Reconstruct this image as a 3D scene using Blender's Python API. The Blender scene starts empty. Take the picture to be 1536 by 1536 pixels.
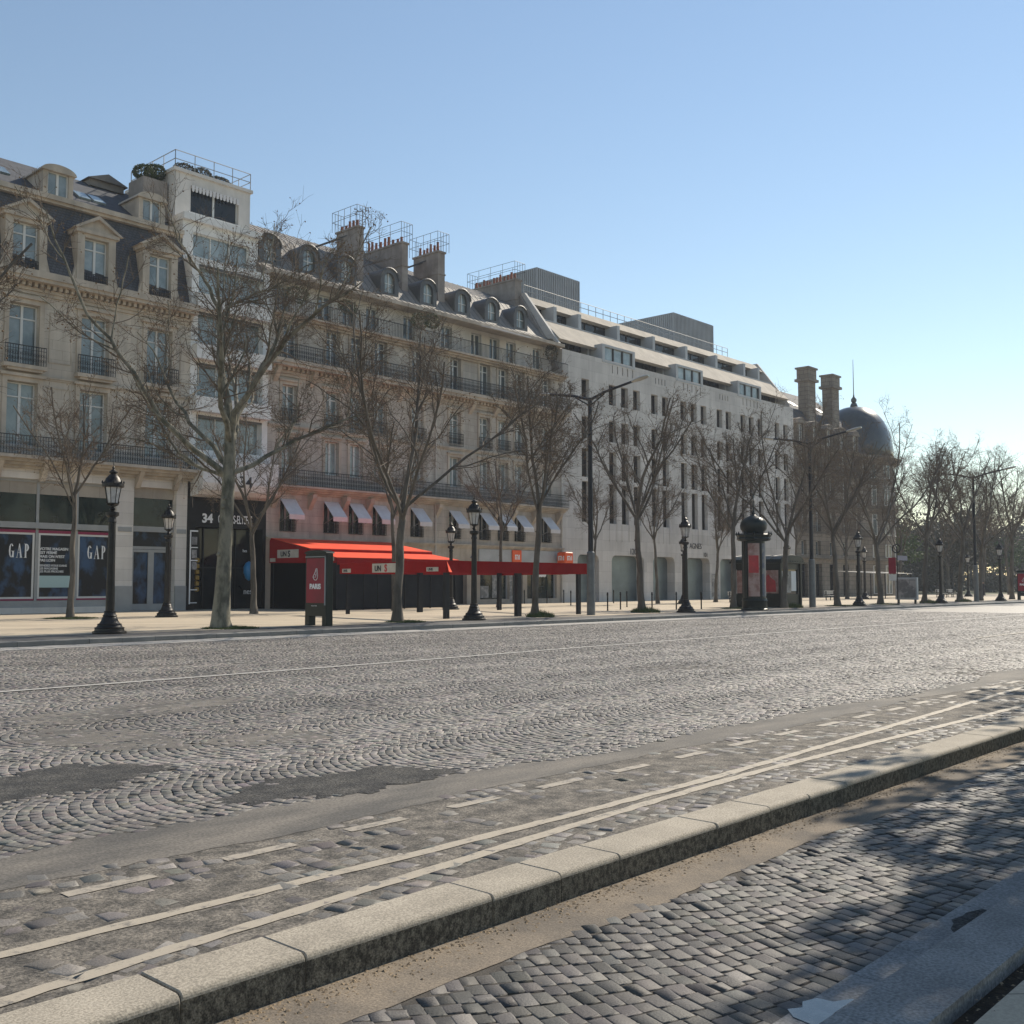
import bpy, bmesh, math, random
import numpy as np
from mathutils import Vector, Matrix

random.seed(7)
R = math.radians
scene = bpy.context.scene
COL = scene.collection

# ------------------------------------------------------------------ camera, sky, sun, exposure
cam_d = bpy.data.cameras.new('camera')
cam_d.sensor_width = 36.0
cam_d.sensor_fit = 'HORIZONTAL'
cam_d.lens = 36.0 * 1580.0 / 1536.0
cam_d.clip_start = 0.05
cam_d.clip_end = 3000.0
cam = bpy.data.objects.new('camera', cam_d)
COL.objects.link(cam)
cam.location = (0, 0, 1.70)
cam.rotation_euler = (R(90) + math.atan(107 / 1580.0), 0, R(42.4 - 90))
scene.camera = cam

SUN_AZ, SUN_EL = R(3.0), R(38.0)          # azimuth measured from +X (down the avenue) towards +Y (the facades)
world = bpy.data.worlds.new("World")
scene.world = world
world.use_nodes = True
wn = world.node_tree.nodes
wl = world.node_tree.links
for n in list(wn):
    wn.remove(n)
w_out = wn.new('ShaderNodeOutputWorld')
w_bg = wn.new('ShaderNodeBackground')
w_sky = wn.new('ShaderNodeTexSky')
w_sky.sky_type = 'NISHITA'
w_sky.sun_disc = False
w_sky.sun_elevation = SUN_EL
w_sky.sun_rotation = R(90) - SUN_AZ
w_sky.air_density = 1.25
w_sky.dust_density = 0.0
w_sky.ozone_density = 0.15
w_bg.inputs['Strength'].default_value = 0.100
wl.new(w_sky.outputs[0], w_bg.inputs[0])
wl.new(w_bg.outputs[0], w_out.inputs[0])

sun_d = bpy.data.lights.new('sun', 'SUN')
sun_d.energy = 5.0
sun_d.angle = R(0.53)
sun_d.color = (1.0, 0.90, 0.75)
sun = bpy.data.objects.new('sun', sun_d)
COL.objects.link(sun)
sdir = Vector((math.cos(SUN_AZ) * math.cos(SUN_EL), math.sin(SUN_AZ) * math.cos(SUN_EL), math.sin(SUN_EL)))
sun.rotation_euler = sdir.to_track_quat('Z', 'Y').to_euler()
sun.location = (60, 0, 60)

scene.view_settings.view_transform = 'Standard'
scene.view_settings.look = 'None'
scene.view_settings.gamma = 1.0
scene.view_settings.exposure = 0.38

# ------------------------------------------------------------------ materials
def mat(name, col, rough=0.8, col2=None, scale=3.0, detail=6.0, bump=0.0, bscale=None, metal=0.0, spec=0.5,
        brick=None, streak=0.0, vary=0.0, attr=None, speck=None, stretch=(1, 1, 1), edge=(0.35, 0.65), bdist=0.01,
        stripes=None, trans=0.0, em=None, coat=0.0, subs=None):
    m = bpy.data.materials.new(name)
    m.use_nodes = True
    nt = m.node_tree
    N, L = nt.nodes, nt.links
    for n in list(N):
        N.remove(n)
    out = N.new('ShaderNodeOutputMaterial')
    b = N.new('ShaderNodeBsdfPrincipled')
    L.new(b.outputs[0], out.inputs[0])
    b.inputs['Roughness'].default_value = rough
    b.inputs['Metallic'].default_value = metal
    b.inputs['Specular IOR Level'].default_value = spec
    b.inputs['Coat Weight'].default_value = coat
    geo = N.new('ShaderNodeNewGeometry')
    pos = geo.outputs['Position']
    def mapped(scl):
        mp = N.new('ShaderNodeMapping')
        mp.inputs['Scale'].default_value = scl
        L.new(pos, mp.inputs[0])
        return mp.outputs[0]
    def mix(fac, a, c, mode='MIX'):
        x = N.new('ShaderNodeMix')
        x.data_type = 'RGBA'
        x.blend_type = mode
        for s, v in ((x.inputs[0], fac), (x.inputs[6], a), (x.inputs[7], c)):
            if hasattr(v, 'links'):
                L.new(v, s)
            elif isinstance(v, (int, float)):
                s.default_value = v
            else:
                s.default_value = (*v, 1)
        return x.outputs[2]
    def noise(scl, det=5.0, vec=None):
        t = N.new('ShaderNodeTexNoise')
        t.inputs['Scale'].default_value = scl
        t.inputs['Detail'].default_value = det
        t.inputs['Roughness'].default_value = 0.6
        L.new(vec if vec is not None else pos, t.inputs[0])
        return t.outputs[0]
    def ramp(src, a, c):
        r = N.new('ShaderNodeMapRange')
        r.inputs[1].default_value = a
        r.inputs[2].default_value = c
        L.new(src, r.inputs[0])
        return r.outputs[0]
    c_out = None
    if col2 is not None:
        f = ramp(noise(scale, detail, mapped(stretch)), *edge)
        c_out = mix(f, col, col2)
    else:
        c_out = mix(0.0, col, col)
    if streak:
        f = ramp(noise(1.0, 5.0, mapped((1.6, 1.6, 0.18))), 0.42, 0.72)
        mm = N.new('ShaderNodeMath'); mm.operation = 'MULTIPLY'; mm.inputs[1].default_value = streak
        L.new(f, mm.inputs[0])
        c_out = mix(mm.outputs[0], c_out, tuple(x * 0.45 for x in col))
    hsrc = None
    if brick is not None:
        bw, bh, jw = brick
        sep = N.new('ShaderNodeSeparateXYZ'); L.new(pos, sep.inputs[0])
        add = N.new('ShaderNodeMath'); add.operation = 'ADD'
        L.new(sep.outputs[0], add.inputs[0]); L.new(sep.outputs[1], add.inputs[1])
        cmb = N.new('ShaderNodeCombineXYZ')
        L.new(add.outputs[0], cmb.inputs[0]); L.new(sep.outputs[2], cmb.inputs[1])
        bt = N.new('ShaderNodeTexBrick')
        L.new(cmb.outputs[0], bt.inputs[0])
        bt.inputs['Scale'].default_value = 1.0
        bt.inputs['Brick Width'].default_value = bw
        bt.inputs['Row Height'].default_value = bh
        bt.inputs['Mortar Size'].default_value = jw
        bt.inputs['Mortar Smooth'].default_value = 0.3
        bt.inputs['Color1'].default_value = (1, 1, 1, 1)
        bt.inputs['Color2'].default_value = (0.86, 0.86, 0.86, 1)
        bt.inputs['Mortar'].default_value = (0.45, 0.45, 0.45, 1)
        c_out = mix(1.0, c_out, bt.outputs[0], 'MULTIPLY')
    if stripes is not None:
        axis_scale, amt = stripes
        wv = N.new('ShaderNodeTexWave')
        wv.wave_type = 'BANDS'; wv.bands_direction = 'DIAGONAL'
        wv.inputs['Scale'].default_value = 1.0
        L.new(mapped(axis_scale), wv.inputs[0])
        f2 = ramp(wv.outputs['Fac'], 0.1, 0.5)
        c_out = mix(f2, mix(1.0, c_out, (1 - amt,) * 3, 'MULTIPLY'), c_out)
        hsrc = wv.outputs['Fac']
    if speck is not None:
        sc, amt = speck
        f = ramp(noise(sc, 2.0), 0.35, 0.65)
        c_out = mix(f, mix(1.0, c_out, (1 - amt,) * 3, 'MULTIPLY'), mix(1.0, c_out, (1 + amt,) * 3, 'MULTIPLY'))
    if vary:
        oi = N.new('ShaderNodeObjectInfo')
        f = ramp(oi.outputs['Random'], 0.0, 1.0)
        c_out = mix(f, c_out, mix(1.0, c_out, (1 - vary,) * 3, 'MULTIPLY'))
    if attr:
        at = N.new('ShaderNodeAttribute'); at.attribute_name = attr
        c_out = mix(1.0, c_out, at.outputs['Color'], 'MULTIPLY')
    L.new(c_out, b.inputs['Base Color'])
    if em is not None:
        b.inputs['Emission Color'].default_value = (*em[0], 1)
        b.inputs['Emission Strength'].default_value = em[1]
    if trans:
        b.inputs['Transmission Weight'].default_value = trans
    if bump:
        bp = N.new('ShaderNodeBump')
        bp.inputs['Strength'].default_value = bump
        bp.inputs['Distance'].default_value = bdist
        if hsrc is None:
            hsrc = noise(bscale or scale * 6, 6.0)
        L.new(hsrc, bp.inputs['Height'])
        L.new(bp.outputs[0], b.inputs['Normal'])
    return m

M = {}
M['stone_tan'] = mat('stone_tan', (0.60, 0.54, 0.46), 0.9, (0.48, 0.425, 0.355), 0.7, streak=0.5, brick=(1.1, 0.52, 0.006), bump=0.3, bscale=30)
M['trim_tan'] = mat('trim_tan', (0.53, 0.465, 0.385), 0.9, (0.38, 0.325, 0.26), 0.9, streak=0.6, bump=0.3, bscale=30)
M['stone_white'] = mat('stone_white', (0.72, 0.685, 0.64), 0.85, (0.63, 0.595, 0.55), 0.6, streak=0.25, brick=(2.4, 0.62, 0.006))
M['stone_mid'] = mat('stone_mid', (0.56, 0.505, 0.445), 0.9, (0.42, 0.375, 0.325), 0.6, streak=0.6, brick=(1.2, 0.5, 0.008), bump=0.3, bscale=30)
M['trim_mid'] = mat('trim_mid', (0.52, 0.455, 0.38), 0.9, (0.37, 0.31, 0.25), 0.8, streak=0.6)
M['stone_grey'] = mat('stone_grey', (0.66, 0.63, 0.60), 0.9, (0.54, 0.515, 0.49), 0.35, streak=0.35, brick=(1.85, 0.9, 0.006), bump=0.25, bscale=20)
M['panel_warm'] = mat('panel_warm', (0.44, 0.395, 0.335), 0.9, (0.34, 0.305, 0.26), 0.9, streak=0.3, brick=(1.6, 3.0, 0.008))
M['stone_dark'] = mat('stone_dark', (0.30, 0.26, 0.215), 0.9, (0.18, 0.15, 0.12), 0.5, streak=0.6, brick=(1.1, 0.5, 0.03), bump=0.4, bscale=14)
M['plaster'] = mat('plaster', (0.66, 0.62, 0.58), 0.8, (0.58, 0.55, 0.51), 0.8, streak=0.25)
M['chimney'] = mat('chimney', (0.34, 0.30, 0.27), 0.95, (0.22, 0.19, 0.17), 1.1, streak=0.6)
M['slate'] = mat('slate', (0.055, 0.06, 0.072), 0.85, (0.09, 0.095, 0.11), 2.0, brick=(0.22, 0.16, 0.02), bump=0.2)
M['zinc'] = mat('zinc', (0.25, 0.225, 0.20), 0.7, (0.16, 0.145, 0.13), 1.2, streak=0.3)
M['zinc_dark'] = mat('zinc_dark', (0.06, 0.065, 0.072), 0.55, (0.10, 0.10, 0.10), 1.2)
M['glass'] = mat('glass', (0.16, 0.20, 0.22), 0.04, (0.07, 0.10, 0.115), 0.5, vary=0.6, spec=0.9)
M['glass_light'] = mat('glass_light', (0.36, 0.42, 0.425), 0.06, (0.14, 0.185, 0.195), 0.7, vary=0.35, spec=0.9)
M['glass_dark'] = mat('glass_dark', (0.008, 0.010, 0.012), 0.05, (0.022, 0.025, 0.028), 0.8, vary=0.3, spec=0.35)
M['glass_brown'] = mat('glass_brown', (0.020, 0.015, 0.013), 0.12, (0.007, 0.006, 0.006), 0.8, vary=0.4, spec=0.35)
M['glass_shop'] = mat('glass_shop', (0.014, 0.028, 0.028), 0.05, (0.004, 0.008, 0.009), 1.2, spec=0.35)
M['white'] = mat('white', (0.72, 0.71, 0.69), 0.6, (0.62, 0.61, 0.59), 1.5)
M['frame_white'] = mat('frame_white', (0.60, 0.60, 0.58), 0.5)
M['frame_grey'] = mat('frame_grey', (0.32, 0.33, 0.33), 0.5, (0.27, 0.28, 0.28), 1.5)
M['iron'] = mat('iron', (0.009, 0.010, 0.012), 0.5, (0.018, 0.018, 0.020), 8.0, spec=0.3)
M['lamp_iron'] = mat('lamp_iron', (0.006, 0.005, 0.005), 0.45, (0.018, 0.014, 0.011), 5.0, spec=0.35, bump=0.25, bscale=40)
M['green_paint'] = mat('green_paint', (0.002, 0.008, 0.0075), 0.4, (0.004, 0.012, 0.011), 4.0, spec=0.3)
M['black_paint'] = mat('black_paint', (0.004, 0.004, 0.005), 0.45, (0.008, 0.008, 0.009), 3.0, spec=0.25)
M['navy_post'] = mat('navy_post', (0.005, 0.007, 0.012), 0.45, (0.009, 0.011, 0.016), 3.0, spec=0.25)
M['mast_dark'] = mat('mast_dark', (0.009, 0.011, 0.017), 0.45, (0.016, 0.018, 0.026), 2.0, spec=0.3)
M['mast_grey'] = mat('mast_grey', (0.15, 0.16, 0.16), 0.5, (0.11, 0.115, 0.12), 3.0)
M['lamp_head'] = mat('lamp_head', (0.45, 0.44, 0.40), 0.35, metal=0.4)
M['lantern'] = mat('lantern', (0.62, 0.60, 0.58), 0.25, (0.45, 0.43, 0.42), 6.0)
M['grey_metal'] = mat('grey_metal', (0.42, 0.43, 0.44), 0.5, (0.34, 0.35, 0.36), 1.0)
M['rail_light'] = mat('rail_light', (0.30, 0.31, 0.32), 0.6)
M['louvre'] = mat('louvre', (0.36, 0.37, 0.385), 0.5, (0.29, 0.30, 0.315), 0.5, metal=0.2)
M['shutter_metal'] = mat('shutter_metal', (0.20, 0.25, 0.27), 0.35, (0.11, 0.14, 0.16), 0.35, metal=0.4, stripes=((0, 0, 6.0), 0.35))
M['awning_red_lit'] = mat('awning_red_lit', (0.82, 0.085, 0.030), 0.8, (0.70, 0.060, 0.022), 1.1, spec=0.25, bump=0.22, bscale=1.6, bdist=0.06)  # red cloth with the sunlit orange put into its colour
M['awning_red_shaded'] = mat('awning_red_shaded', (0.30, 0.006, 0.007), 0.85, (0.25, 0.005, 0.006), 2.0, spec=0.2, bump=0.5, bscale=2.5, bdist=0.06)  # same red cloth, shade painted in as a darker red
M['awning_white'] = mat('awning_white', (0.66, 0.64, 0.64), 0.85, (0.58, 0.56, 0.56), 2.0)
M['tarp_dark'] = mat('tarp_dark', (0.009, 0.011, 0.016), 0.7, (0.016, 0.018, 0.023), 1.2, spec=0.2)
M['void'] = mat('void', (0.002, 0.002, 0.0022), 0.9, spec=0.05)
M['orange_sign'] = mat('orange_sign', (0.80, 0.10, 0.012), 0.5)
M['text_white'] = mat('text_white', (0.78, 0.79, 0.80), 0.5)
M['text_dark'] = mat('text_dark', (0.02, 0.02, 0.03), 0.5)
M['text_red'] = mat('text_red', (0.5, 0.01, 0.02), 0.5)
M['magenta'] = mat('magenta', (0.24, 0.012, 0.065), 0.5)
M['poster_denim'] = mat('poster_denim', (0.003, 0.005, 0.010), 0.3, (0.030, 0.075, 0.16), 1.2, spec=0.3, detail=4, edge=(0.49, 0.64), stretch=(1, 1, 0.6))
M['poster_note'] = mat('poster_note', (0.36, 0.50, 0.50), 0.5)
M['poster_crimson'] = mat('poster_crimson', (0.26, 0.012, 0.035), 0.35, (0.20, 0.010, 0.028), 1.5, spec=0.25)
M['poster_blue'] = mat('poster_blue', (0.03, 0.05, 0.10), 0.4, (0.20, 0.19, 0.17), 2.5, edge=(0.5, 0.7))
M['poster_pale'] = mat('poster_pale', (0.36, 0.25, 0.23), 0.4, (0.22, 0.11, 0.10), 2.2, edge=(0.45, 0.6))
M['poster_red'] = mat('poster_red', (0.45, 0.015, 0.03), 0.4, (0.30, 0.01, 0.02), 3.0)
M['poster_grey'] = mat('poster_grey', (0.13, 0.13, 0.14), 0.4, (0.32, 0.31, 0.31), 2.5, edge=(0.45, 0.6))
M['blue_balloon'] = mat('blue_balloon', (0.02, 0.20, 0.45), 0.4)
M['gold'] = mat('gold', (0.35, 0.22, 0.04), 0.4)
M['sign_blue'] = mat('sign_blue', (0.015, 0.03, 0.14), 0.4)
M['bark'] = mat('bark', (0.23, 0.21, 0.16), 0.9, (0.085, 0.082, 0.060), 3.5, detail=5, edge=(0.42, 0.6), bump=0.6, bscale=18, stretch=(1, 1, 0.45), bdist=0.02)
M['bark_dark'] = mat('bark_dark', (0.14, 0.122, 0.10), 0.9, (0.065, 0.056, 0.046), 3.0, bump=0.5, bscale=18, stretch=(1, 1, 0.4), bdist=0.02)
M['twig'] = mat('twig', (0.15, 0.115, 0.085), 0.9, (0.095, 0.073, 0.054), 3.0)
M['seed'] = mat('seed', (0.17, 0.105, 0.05), 0.9)
M['leaf_dark'] = mat('leaf_dark', (0.035, 0.055, 0.018), 0.7, (0.065, 0.085, 0.025), 2.0)
M['leaf_park'] = mat('leaf_park', (0.062, 0.060, 0.042), 0.85, (0.10, 0.092, 0.066), 0.4)
M['leaf_fresh'] = mat('leaf_fresh', (0.085, 0.13, 0.030), 0.8, (0.055, 0.085, 0.025), 0.8)
M['grass'] = mat('grass', (0.05, 0.085, 0.02), 0.8, (0.085, 0.11, 0.03), 5.0)
M['terracotta'] = mat('terracotta', (0.30, 0.095, 0.05), 0.85, (0.15, 0.06, 0.04), 3.0)
M['copper_dome'] = mat('copper_dome', (0.025, 0.032, 0.036), 0.30, (0.045, 0.055, 0.055), 1.2, metal=0.2, spec=0.8)
M['cloth_dark'] = mat('cloth_dark', (0.02, 0.02, 0.028), 0.9)
M['skin'] = mat('skin', (0.42, 0.25, 0.18), 0.6)
M['wood'] = mat('wood', (0.16, 0.11, 0.07), 0.7, (0.10, 0.07, 0.05), 3.0)
M['stone_pale'] = mat('stone_pale', (0.55, 0.52, 0.47), 0.8, (0.45, 0.42, 0.38), 2.0)
# ground
M['pavement'] = mat('pavement', (0.50, 0.42, 0.31), 0.85, (0.42, 0.35, 0.26), 0.35, brick=(0.9, 0.5, 0.01), speck=(60, 0.10))
M['asphalt'] = mat('asphalt', (0.105, 0.100, 0.095), 0.85, (0.075, 0.072, 0.07), 1.2, speck=(140, 0.35), bump=0.5, bscale=120, bdist=0.006)
M['asphalt_patch'] = mat('asphalt_patch', (0.030, 0.030, 0.031), 0.95, (0.085, 0.080, 0.073), 3.5, detail=14, edge=(.40, .68), speck=(48, 0.6), bump=1.0, bscale=45, bdist=0.025)
M['asphalt_smooth'] = mat('asphalt_smooth', (0.160, 0.143, 0.122), 0.85, (0.075, 0.070, 0.064), 1.3, detail=14, stretch=(.5, 1.6, 1), edge=(.36, .62), speck=(50, 0.32), bump=0.35, bscale=150, bdist=0.004)
M['grout'] = mat('grout', (0.060, 0.052, 0.043), 0.95, (0.035, 0.031, 0.027), 4.0, speck=(150, 0.4), bump=0.5, bscale=120)
M['road_worn'] = mat('road_worn', (0.175, 0.155, 0.130), 0.9, (0.060, 0.054, 0.047), 5.5, detail=12, edge=(0.38, 0.62), speck=(55, 0.5), bump=0.8, bscale=60, bdist=0.012)
M['cobble'] = mat('cobble', (0.220, 0.200, 0.182), 0.62, (0.150, 0.137, 0.125), 1.2, speck=(120, 0.25), bump=0.6, bscale=90, bdist=0.006, attr='tint', spec=0.5)
M['kerb_granite_grey_shade'] = mat('kerb_granite_grey_shade', (0.235, 0.232, 0.225), 0.85, (0.16, 0.158, 0.155), 2.5, detail=10, speck=(60, 0.3), bump=0.6, bscale=70, bdist=0.006)  # grey granite, with the shade of the near side also in its colour
M['kerb_granite'] = mat('kerb_granite', (0.35, 0.31, 0.25), 0.85, (0.255, 0.225, 0.18), 2.0, detail=10, speck=(90, 0.32), bump=0.5, bscale=150, bdist=0.004)
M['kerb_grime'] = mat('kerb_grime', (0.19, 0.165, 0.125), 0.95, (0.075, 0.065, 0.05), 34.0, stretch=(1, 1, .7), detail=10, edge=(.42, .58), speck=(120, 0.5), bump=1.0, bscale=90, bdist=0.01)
M['kerb_grey'] = mat('kerb_grey', (0.20, 0.20, 0.19), 0.8, (0.15, 0.15, 0.145), 1.5, speck=(80, 0.2))
M['gutter_white'] = mat('gutter_white', (0.38, 0.36, 0.335), 0.85, (0.29, 0.275, 0.255), 2.0)
M['sand'] = mat('sand', (0.215, 0.175, 0.130), 0.95, (0.115, 0.098, 0.080), 2.2, detail=12, speck=(90, 0.25), bump=0.5, bscale=50, bdist=0.01)
M['soil'] = mat('soil', (0.030, 0.023, 0.016), 0.95, (0.07, 0.05, 0.03), 14.0, bump=1.0, bscale=40, bdist=0.02)
M['water'] = mat('water', (0.05, 0.053, 0.053), 0.10, (0.12, 0.115, 0.105), 14.0, edge=(.45, .6), spec=0.9)
M['litter'] = mat('litter', (0.25, 0.185, 0.115), 0.9, (0.12, 0.09, 0.06), 9.0)
M['park_ground'] = mat('park_ground', (0.16, 0.15, 0.09), 0.95, (0.07, 0.09, 0.035), 0.15)

def paint_mat(name, col, wear):
    m = bpy.data.materials.new(name); m.use_nodes = True
    N, L = m.node_tree.nodes, m.node_tree.links
    b = N['Principled BSDF']; b.inputs['Roughness'].default_value = 0.7
    g = N.new('ShaderNodeNewGeometry')
    n1 = N.new('ShaderNodeTexNoise'); n1.inputs['Scale'].default_value = 9; n1.inputs['Detail'].default_value = 9
    n1.inputs['Roughness'].default_value = 0.75
    L.new(g.outputs['Position'], n1.inputs[0])
    r = N.new('ShaderNodeMapRange'); r.inputs[1].default_value = wear; r.inputs[2].default_value = wear + 0.12
    L.new(n1.outputs[0], r.inputs[0])
    mx = N.new('ShaderNodeMix'); mx.data_type = 'RGBA'
    L.new(r.outputs[0], mx.inputs[0])
    mx.inputs[6].default_value = (*col, 1); mx.inputs[7].default_value = (0.12, 0.11, 0.10, 1)
    L.new(mx.outputs[2], b.inputs['Base Color'])
    bp = N.new('ShaderNodeBump'); bp.inputs['Strength'].default_value = 0.5; bp.inputs['Distance'].default_value = 0.01
    L.new(n1.outputs[0], bp.inputs['Height']); L.new(bp.outputs[0], b.inputs['Normal'])
    return m
M['line_paint'] = paint_mat('line_paint', (0.36, 0.315, 0.25), 0.53)
M['line_paint_worn'] = paint_mat('line_paint_worn', (0.34, 0.30, 0.245), 0.49)
M['line_far'] = paint_mat('line_far', (0.40, 0.385, 0.36), 0.57)

def cobble_far_mat():
    m = bpy.data.materials.new('cobble_far'); m.use_nodes = True
    N, L = m.node_tree.nodes, m.node_tree.links
    b = N['Principled BSDF']; b.inputs['Roughness'].default_value = 0.6
    g = N.new('ShaderNodeNewGeometry')
    v = N.new('ShaderNodeTexVoronoi'); v.inputs['Scale'].default_value = 9; v.inputs['Randomness'].default_value = 0.5
    L.new(g.outputs['Position'], v.inputs[0])
    n = N.new('ShaderNodeTexNoise'); n.inputs['Scale'].default_value = 0.5; n.inputs['Detail'].default_value = 6
    L.new(g.outputs['Position'], n.inputs[0])
    mx = N.new('ShaderNodeMix'); mx.data_type = 'RGBA'
    L.new(n.outputs[0], mx.inputs[0])
    mx.inputs[6].default_value = (0.20, 0.18, 0.16, 1); mx.inputs[7].default_value = (0.12, 0.11, 0.10, 1)
    L.new(mx.outputs[2], b.inputs['Base Color'])
    bp = N.new('ShaderNodeBump'); bp.invert = True
    bp.inputs['Strength'].default_value = 0.8; bp.inputs['Distance'].default_value = 0.03
    L.new(v.outputs['Distance'], bp.inputs['Height']); L.new(bp.outputs[0], b.inputs['Normal'])
    return m
M['cobble_far'] = cobble_far_mat()

# ------------------------------------------------------------------ object helpers
def tag(o, label=None, cat=None, group=None, kind=None):
    if label: o['label'] = label
    if cat: o['category'] = cat
    if group: o['group'] = group
    if kind: o['kind'] = kind
    return o

def thing(name, label, cat, loc=(0, 0, 0), rz=0.0, group=None):
    o = bpy.data.objects.new(name, None)
    COL.objects.link(o)
    o.empty_display_size = 0.2
    o.location = loc
    o.rotation_euler = (0, 0, rz)
    return tag(o, label, cat, group)

def copy_tree(o, parent=None):
    c = o.copy()
    COL.objects.link(c)
    c.parent = parent
    for ch in list(o.children):
        copy_tree(ch, c)
    return c

class MB:
    """collects shapes; build() links them as one mesh object. Coordinates may be world: pass org to shift."""
    def __init__(s, org=(0, 0, 0)):
        s.v = []; s.f = []; s.o = Vector(org); s.mi = []; s.cur = 0
    def add(s, vs, fs):
        n = len(s.v)
        s.v += [(a[0] - s.o.x, a[1] - s.o.y, a[2] - s.o.z) for a in vs]
        s.f += [tuple(i + n for i in f) for f in fs]
        s.mi += [s.cur] * len(fs)
        return s
    def box(s, x0, x1, y0, y1, z0, z1):
        return s.add([(x0, y0, z0), (x1, y0, z0), (x1, y1, z0), (x0, y1, z0), (x0, y0, z1), (x1, y0, z1), (x1, y1, z1), (x0, y1, z1)],
                     [(0, 3, 2, 1), (4, 5, 6, 7), (0, 1, 5, 4), (1, 2, 6, 5), (2, 3, 7, 6), (3, 0, 4, 7)])
    def bbox(s, x0, x1, y0, y1, z0, z1, b=0.02):
        """box with chamfered top and vertical edges"""
        rings = []
        for z, k in ((z0, 0), (z1 - b, 0), (z1, b)):
            rings.append([(x0 + b + k, y0 + k, z), (x1 - b - k, y0 + k, z), (x1 - k, y0 + b + k, z), (x1 - k, y1 - b - k, z),
                          (x1 - b - k, y1 - k, z), (x0 + b + k, y1 - k, z), (x0 + k, y1 - b - k, z), (x0 + k, y0 + b + k, z)])
        vs = [p for r in rings for p in r]
        fs = [(i, (i + 1) % 8, (i + 1) % 8 + 8, i + 8) for i in range(8)]
        fs += [(8 + i, 8 + (i + 1) % 8, 16 + (i + 1) % 8, 16 + i) for i in range(8)]
        fs += [tuple(range(16, 24)), tuple(range(7, -1, -1))]
        return s.add(vs, fs)
    def quad(s, *p):
        return s.add(p, [tuple(range(len(p)))])
    def prism(s, poly, axis, a, b):
        """poly of 2D points extruded along axis ('x': (y,z); 'y': (x,z); 'z': (x,y))"""
        def P(p, t):
            return {'x': (t, p[0], p[1]), 'y': (p[0], t, p[1]), 'z': (p[0], p[1], t)}[axis]
        n = len(poly)
        vs = [P(p, a) for p in poly] + [P(p, b) for p in poly]
        fs = [(i, (i + 1) % n, (i + 1) % n + n, i + n) for i in range(n)]
        fs += [tuple(range(n - 1, -1, -1)), tuple(range(n, 2 * n))]
        return s.add(vs, fs)
    def tube(s, p0, p1, r0, r1=None, n=8, caps=True):
        r1 = r0 if r1 is None else r1
        p0, p1 = Vector(p0), Vector(p1)
        d = (p1 - p0)
        if d.length < 1e-6: return s
        d.normalize()
        a = d.orthogonal().normalized(); b = d.cross(a)
        vs = []
        for p, r in ((p0, r0), (p1, r1)):
            for i in range(n):
                t = 2 * math.pi * i / n
                vs.append(p + a * (r * math.cos(t)) + b * (r * math.sin(t)))
        fs = [(i, (i + 1) % n, (i + 1) % n + n, i + n) for i in range(n)]
        if caps: fs += [tuple(range(n - 1, -1, -1)), tuple(range(n, 2 * n))]
        return s.add(vs, fs)
    def lathe(s, prof, c=(0, 0, 0), n=16, flute=0.0, rot=0.0):
        vs = []
        for r, z in prof:
            for i in range(n):
                t = rot + 2 * math.pi * i / n
                rr = r * (1 - (flute if i % 2 else 0))
                vs.append((c[0] + rr * math.cos(t), c[1] + rr * math.sin(t), c[2] + z))
        fs = []
        for k in range(len(prof) - 1):
            for i in range(n):
                j = (i + 1) % n
                fs.append((k * n + i, k * n + j, (k + 1) * n + j, (k + 1) * n + i))
        fs += [tuple(range(n - 1, -1, -1)), tuple(range((len(prof) - 1) * n, len(prof) * n))]
        return s.add(vs, fs)
    def build(s, name, m, parent=None, label=None, kind=None, smooth=False, loc=None):
        me = bpy.data.meshes.new(name)
        me.from_pydata(s.v, [], s.f)
        ms = m if isinstance(m, (list, tuple)) else [m]
        for k in ms:
            me.materials.append(M[k])
        if len(ms) > 1:
            me.polygons.foreach_set('material_index', s.mi)
        if smooth:
            me.polygons.foreach_set('use_smooth', [True] * len(me.polygons))
            try:
                me.set_sharp_from_angle(angle=R(40))
            except Exception:
                pass
        me.update()
        o = bpy.data.objects.new(name, me)
        COL.objects.link(o)
        if parent is not None: o.parent = parent
        if loc is not None: o.location = loc
        if label: o['label'] = label
        if kind: o['kind'] = kind
        return o

def text_mesh(name, body, size, m, parent=None, loc=(0, 0, 0), rot=(R(90), 0, 0), sx=1.0, align='LEFT', depth=0.01, bold=0.0, shear=0.0, spacing=1.0, line=1.0):
    cu = bpy.data.curves.new(name, 'FONT')
    cu.body = body; cu.size = size; cu.extrude = depth; cu.align_x = align
    cu.offset = bold; cu.shear = shear; cu.space_character = spacing; cu.space_line = line
    tmp = bpy.data.objects.new('tmp', cu)
    COL.objects.link(tmp)
    dg = bpy.context.evaluated_depsgraph_get()
    me = bpy.data.meshes.new_from_object(tmp.evaluated_get(dg))
    bpy.data.objects.remove(tmp)
    bpy.data.curves.remove(cu)
    me.materials.clear(); me.materials.append(M[m])
    me.name = name
    o = bpy.data.objects.new(name, me)
    COL.objects.link(o)
    o.parent = parent
    o.location = loc; o.rotation_euler = rot; o.scale = (sx, 1, 1)
    return o

# ------------------------------------------------------------------ ground
PZ = 0.15           # level of the far pavement above the carriageway
def sheet(name, m, x0, x1, y0, y1, z, nx=1, ny=1, label=None):
    b = MB()
    for i in range(nx):
        for j in range(ny):
            xa = x0 + (x1 - x0) * i / nx; xb = x0 + (x1 - x0) * (i + 1) / nx
            ya = y0 + (y1 - y0) * j / ny; yb = y0 + (y1 - y0) * (j + 1) / ny
            b.quad((xa, ya, z), (xb, ya, z), (xb, yb, z), (xa, yb, z))
    return b.build(name, m, kind='structure')

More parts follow.
